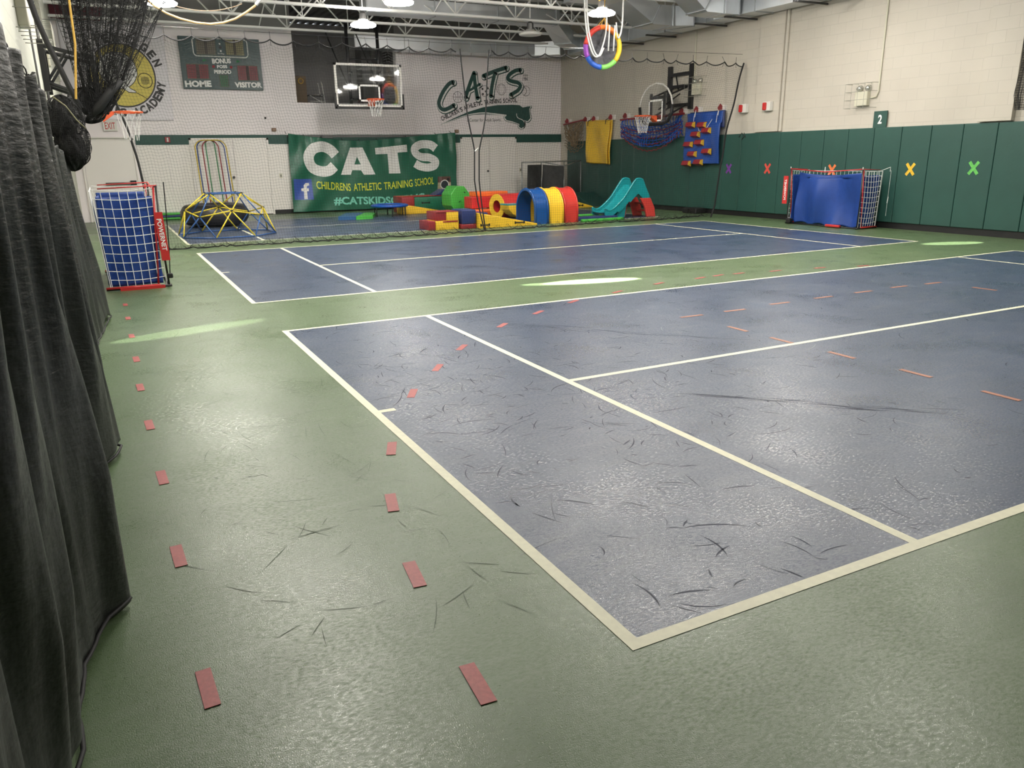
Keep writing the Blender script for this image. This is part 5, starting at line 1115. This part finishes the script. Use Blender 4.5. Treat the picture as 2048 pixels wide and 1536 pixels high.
# big red/green block
t = soft('foam_block', 'long foam block with a red end and deep green side, behind the play pieces', loc=(6.9, 19.4, .3))
MB().b2((6.14, 19.45, .0), (6.52, 20.2, .44), .02).build('red_end', M_dred, t, autos=True)
MB().b2((6.52, 19.45, .0), (8.55, 20.2, .43), .02).build('green_body', M_mgreen, t, autos=True)
handle(t, 6.85, 19.44, .27); handle(t, 7.45, 19.44, .25)
MB().b2((6.15, 19.47, .44), (7.9, 20.18, .452)).build('red_top', M_red, t)
t = soft('foam_wedge', 'blue foam wedge leaning behind the lime green octagon', loc=(7.0, 19.0, .6))
MB().prism([(7.15, .455), (7.95, .455), (7.85, .60), (7.45, .62)], lambda a, b, q: (a, q, b), 19.5, 19.95).build('wedge_body', M_navy, t, bevel=.015)
oc = [(7.28+.30*math.cos(R(22.5+45*k)), .39+.385*math.sin(R(22.5+45*k))) for k in range(8)]
t = soft('foam_octagon', 'lime green foam octagon standing on edge in front of the green block', loc=(7.28, 18.2, 0))
MB().prism(oc, lambda a, b, q: (a, q, b), 17.95, 18.62).build('octagon_body', M_lime, t, bevel=.02)
MB().box((7.40, 17.945, .58), (.05, .008, .02), ry=.6).box((7.25, 17.945, .35), (.07, .006, .012), ry=-.5).build('label_mark', M_black, t)
# orange and red C pieces
t = soft('foam_block', 'red and orange foam C-shape standing between the octagon and the red roller', loc=(7.6, 17.3, 0))
MB().prism([(7.18, .20), (7.18, .50), (7.85, .50), (7.98, .30), (8.08, .12), (7.9, .12), (7.75, .22)], lambda a, b, q: (a, q, b), 17.0, 17.5).build('red_body', M_red, t, bevel=.02)
MB().prism([(7.35, .50), (7.35, .62), (8.25, .62), (8.3, .1), (8.08, .1), (7.98, .3), (7.85, .5)], lambda a, b, q: (a, q, b), 17.05, 17.55).build('orange_body', M_orange, t, bevel=.02)
tag(MB().b2((7.0, 16.6, 0), (7.75, 17.15, .19), .02).build('foam_block', M_orange, autos=True), 'low orange-red foam block beside the red roller', 'play block')
tag(MB().b2((6.6, 16.0, 0), (7.15, 16.55, .17), .02).build('foam_block', M_navy, autos=True), 'low navy foam block between the navy cube and the red roller', 'play block')
# red roller
rc0 = Vector((7.42, 16.05, .30)); dr = Vector((1, .22, 0)).normalized()
t = soft('foam_roller', 'thick red foam cylinder lying down with a yellow end ring', 'play block', rc0)
sd = Vector((-dr.y, dr.x, 0))
def cyl(m, nm, r0, r1, l0, l1, n=32):
    vs = []; 
    for (r, l) in ((r0, l0), (r1, l0), (r1, l1), (r0, l1)):
        for j in range(n): a = 2*math.pi*j/n; vs.append(rc0+dr*l+sd*(r*math.cos(a))+Vector((0, 0, r*math.sin(a))))
    return MB().add(vs, [(i*n+j, i*n+(j+1) % n, ((i+1) % 4)*n+(j+1) % n, ((i+1) % 4)*n+j) for i in range(4) for j in range(n)]).build(nm, m, t, autos=True)
cyl(M_red, 'red_body', .15, .30, .02, .95); cyl(M_yel, 'yellow_end_ring', .15, .30, -.0, .02)
# half rolls behind the tunnel
t = soft('foam_half_roll', 'yellow and teal foam half cylinder between the red roller and the blue tunnel', loc=(7.75, 15.4, 0))
MB().prism([(7.36, .36), (7.75, .36), (7.75, .06), (7.66, .05), (7.50, .14), (7.40, .25)], lambda a, b, q: (a, q, b), 15.3, 15.75).build('yellow_body', M_yel, t, bevel=.015)
MB().b2((7.36, 15.3, .36), (7.75, 15.75, .385)).build('teal_top', M_teal, t)
tag(MB().prism([(8.45+.22*math.cos(R(q*18)), .20+.20*math.sin(R(q*18))) for q in range(11)]+[(8.23, 0), (8.67, 0)], lambda a, b, q: (a, q, b), 15.55, 15.9).build('foam_half_roll', M_navy), 'navy foam half roll at the far end of the red roller, behind the tunnel', 'play block')
# steps
t = soft('foam_steps', 'two-step foam stair, dark red left sides and yellow front', loc=(5.1, 14.3, 0))
ya = 13.98; yk = 14.55
blk(t, 'yellow_step', (4.96, ya, 0), (5.49, yk, .19), M_yel, .01); blk(t, 'yellow_step', (5.21, ya, .19), (5.49, yk, .37), M_yel, .01)
blk(t, 'red_step', (4.80, ya+.02, 0), (4.958, yk+.02, .19), M_dred, .01); blk(t, 'red_step', (4.98, ya+.02, .192), (5.208, yk+.02, .37), M_dred, .01)
MB().b2((5.12, ya-.008, .155), (5.47, ya, .185)).build('fastening_strip', M_dred, t); MB().b2((4.98, ya+.0, .368), (5.49, yk, .378)).build('red_top', M_dred, t)
# navy cube on red slab
t = soft('foam_cube', 'navy foam cube on a dark red slab beside the stair', loc=(5.68, 14.2, 0))
MB().b2((5.54, 13.9, .10), (5.87, 14.5, .40), .02).build('navy_body', M_navy, t, autos=True); MB().b2((5.52, 13.9, 0), (5.87, 14.5, .10), .015).build('red_base', M_dred, t, autos=True)
# long yellow wedge
t = soft('foam_wedge', 'long yellow foam wedge with black handles in front, sloping down to the blue tunnel', loc=(6.6, 14.0, 0))
MB().prism([(5.885, 0), (7.33, 0), (7.33, .04), (5.885, .33)], lambda a, b, q: (a, q, b), 13.80, 14.35).build('wedge_body', M_yel, t, bevel=.012)
handle(t, 6.03, 13.79, .07, .20); handle(t, 6.88, 13.79, .085, .22)
# tunnel of three arches
def arch(nm, x0, x1_, m, label):
    t = soft('tunnel_arch', label, 'tunnel', (x0, 14.4, 0)); yc, r, zs = 14.42, .45, .32
    def ring(rr2, off=0):
        P = [(yc-rr2, 0), (yc-rr2, zs)]+[(yc-rr2*math.cos(R(q*12)), zs+rr2*math.sin(R(q*12))) for q in range(1, 15)]+[(yc+rr2, zs), (yc+rr2, 0)]
        return P
    O, I = ring(r), ring(r-.035); n = len(O); b = MB()
    vs = [(x0, *p) for p in O]+[(x0, *p) for p in I]+[(x1_, *p) for p in O]+[(x1_, *p) for p in I]
    fs = []
    for i in range(n-1): fs += [(i, i+1, n+i+1, n+i), (2*n+i, 3*n+i, 3*n+i+1, 2*n+i+1), (i, 2*n+i, 2*n+i+1, i+1), (n+i, n+i+1, 3*n+i+1, 3*n+i)]
    fs += [(0, n, 3*n, 2*n), (n-1, 3*n-1, 4*n-1, 2*n-1)]
    b.add(vs, fs); sh = b.build('arch_shell', m, t, autos=True)
    for xe, s in ((x0, 1), (x1_, -1)):
        MB().tube([(xe+s*.02, *p) for p in ring(r+.006)], .022, 6).build('arch_rim', m, sh, smooth=True)
M_tb = mat('tunnel_blue', (.011, .075, .28), rough=.18); M_ty = mat('tunnel_yellow', (.82, .52, .04), rough=.2); M_tr = mat('tunnel_red', (.58, .045, .035), rough=.2)
arch('b', 7.36, 7.72, M_tb, 'glossy blue plastic arch, front section of the crawl tunnel'); arch('y', 7.74, 8.12, M_ty, 'glossy yellow plastic arch, middle section of the crawl tunnel'); arch('r', 8.14, 8.51, M_tr, 'glossy red plastic arch, rear section of the crawl tunnel')
# beams
for i, (y0, m, l) in enumerate(((13.83, M_lime, 'long lime green foam beam nearest the net, beside the red tunnel arch'), (14.10, M_navy, 'long navy foam beam lying between two green ones'), (15.2, M_lime, 'long green foam beam farther back, by the slide foot'))):
    t = thing('foam_beam', l, 'foam beam', (9.0, y0, 0), 0, 'foam beams on the floor by the slide')
    MB().b2((8.56 if i < 2 else 9.0, y0, 0), (9.72 if i < 2 else 10.3, y0+(.12 if i != 1 else .26), .06+.03*(i == 1)), .02).build('beam_body', m, t, autos=True)
    MB().b2((9.72 if i < 2 else 10.3, y0+.01, .01), (9.728 if i < 2 else 10.308, y0+(.11 if i != 1 else .25), .055)).build('beam_end', M_black, t)
# small yellow wedge and dark green wedge by the far wall
t = soft('foam_wedge', 'small yellow foam wedge with a black handle behind the red tunnel arch', loc=(11.2, 18.5, 0))
MB().prism([(10.9, 0), (11.75, 0), (11.75, .02), (10.9, .26)], lambda a, b, q: (a, q, b), 18.3, 19.0).build('wedge_body', M_yel, t, bevel=.01); handle(t, 11.3, 18.29, .07, .14)
t = soft('foam_wedge', 'large dark green foam wedge sloping up against the right wall pads', loc=(12.1, 20, 0))
MB().prism([(18.45, 0), (19.75, 0), (19.75, .38), (19.4, .38), (18.45, .04)], lambda a, b, q: (q, a, b), 11.75, 12.5).build('wedge_body', mat('dark_green_vinyl', (.010, .055, .048), rough=.45), t, bevel=.02)
# slide
t = thing('toy_slide', 'teal plastic toddler slide with a coral red ladder base by the right wall', 'slide', (10.3, 14.6, 0))
sp = [(9.42, .20), (9.52, .155), (9.62, .17), (9.78, .27), (9.98, .44), (10.15, .63), (10.27, .76), (10.36, .80), (10.50, .80)]
sp = [tuple(v) for v in smooth_path([(a, 0, b) for a, b in sp], 4)]; sp = [(a, c_) for a, _, c_ in sp]
ca, cb = 14.22, 14.78
MB().grid(lambda u, v: (lambda p: (p[0], ca+(cb-ca)*v, p[1]-.03-.02*math.sin(math.pi*v)))(sp[min(len(sp)-1, int(round(u*(len(sp)-1))))]), len(sp)-1, 8).build('slide_chute', M_teal, t, smooth=True, solid=.025)
for y in (ca, cb):
    P = [(a, y, b+.05+(.07*max(0, (a-9.95)/.4) if a < 10.3 else .07*(1-max(0, (a-10.42)/.2)*.6))) for a, b in sp]
    top = MB(); n = len(P)
    # side wall: from rail down to skirt
    def sk(a, b): return max(.30 if a > 10.2 else 0, b-(.10 if a < 9.8 else .16+.10*(a-9.8)))
    ext = P+[(10.60, y, .70), (10.70, y, .52), (10.74, y, .44)]
    lowz = [sk(a, b) for a, b in sp]+[.46, .43, .42]
    lowz = [z if z < e[2] else e[2]-.02 for z, e in zip(lowz, ext)]
    # hollow arch under the top
    lowz = [(.58-.9*abs(e[0]-10.38) if 10.12 < e[0] < 10.62 else z) for z, e in zip(lowz, ext)]
    vs = []
    for e, z in zip(ext, lowz): vs += [(e[0], y-.018, e[2]), (e[0], y-.018, z), (e[0], y+.018, z), (e[0], y+.018, e[2])]
    k = len(ext); top.add(vs, [(4*i+j, 4*i+(j+1) % 4, 4*i+4+(j+1) % 4, 4*i+4+j) for i in range(k-1) for j in range(4)]+[(0, 1, 2, 3), (4*k-1, 4*k-2, 4*k-3, 4*k-4)])
    spn = top.build('side_panel', M_teal, t, autos=True)
    MB().tube(ext, .026, 8).build('side_rail', M_teal, spn, smooth=True)
MB().prism([(9.80, 0), (10.05, 0), (10.12, .42), (9.86, .28)], lambda a, b, q: (a, q, b), ca+.06, cb-.06).build('slide_foot', M_teal, t, bevel=.02)
for y in (ca, cb):
    MB().prism([(10.42, .0), (10.52, .0), (10.50, .30), (10.46, .50), (10.28, .50), (10.30, .25)] if False else [(10.66, 0), (10.92, 0), (10.88, .22), (10.75, .46), (10.44, .46), (10.58, .25)], lambda a, b, q: (a, q, b), y-.03, y+.03).build('ladder_side', M_rplast, t, bevel=.012)
MB().prism([(10.20, 0), (10.34, 0), (10.40, .30), (10.42, .50), (10.26, .42)], lambda a, b, q: (a, q, b), cb-.12, cb+.03).build('inner_leg', M_rplast, t, bevel=.012)
for z, x in ((.14, 10.80), (.32, 10.72)): MB().b2((x-.06, ca, z-.02), (x+.06, cb, z+.02)).build('step', M_rplast, t)
# black device on the floor by the wall
t = thing('floor_heater', 'small black box lying on the floor against the wall pads near the net end', 'box', (12.3, 15.0, 0))
MB().b2((12.2, 14.2, 0), (12.55, 14.75, .14), .03).build('box_body', M_black, t); MB().lathe([(.05, -.01), (.05, .0), (.03, .0)], (12.2, 14.45, .07), 16, 'X').build('round_knob', M_steelk, t)
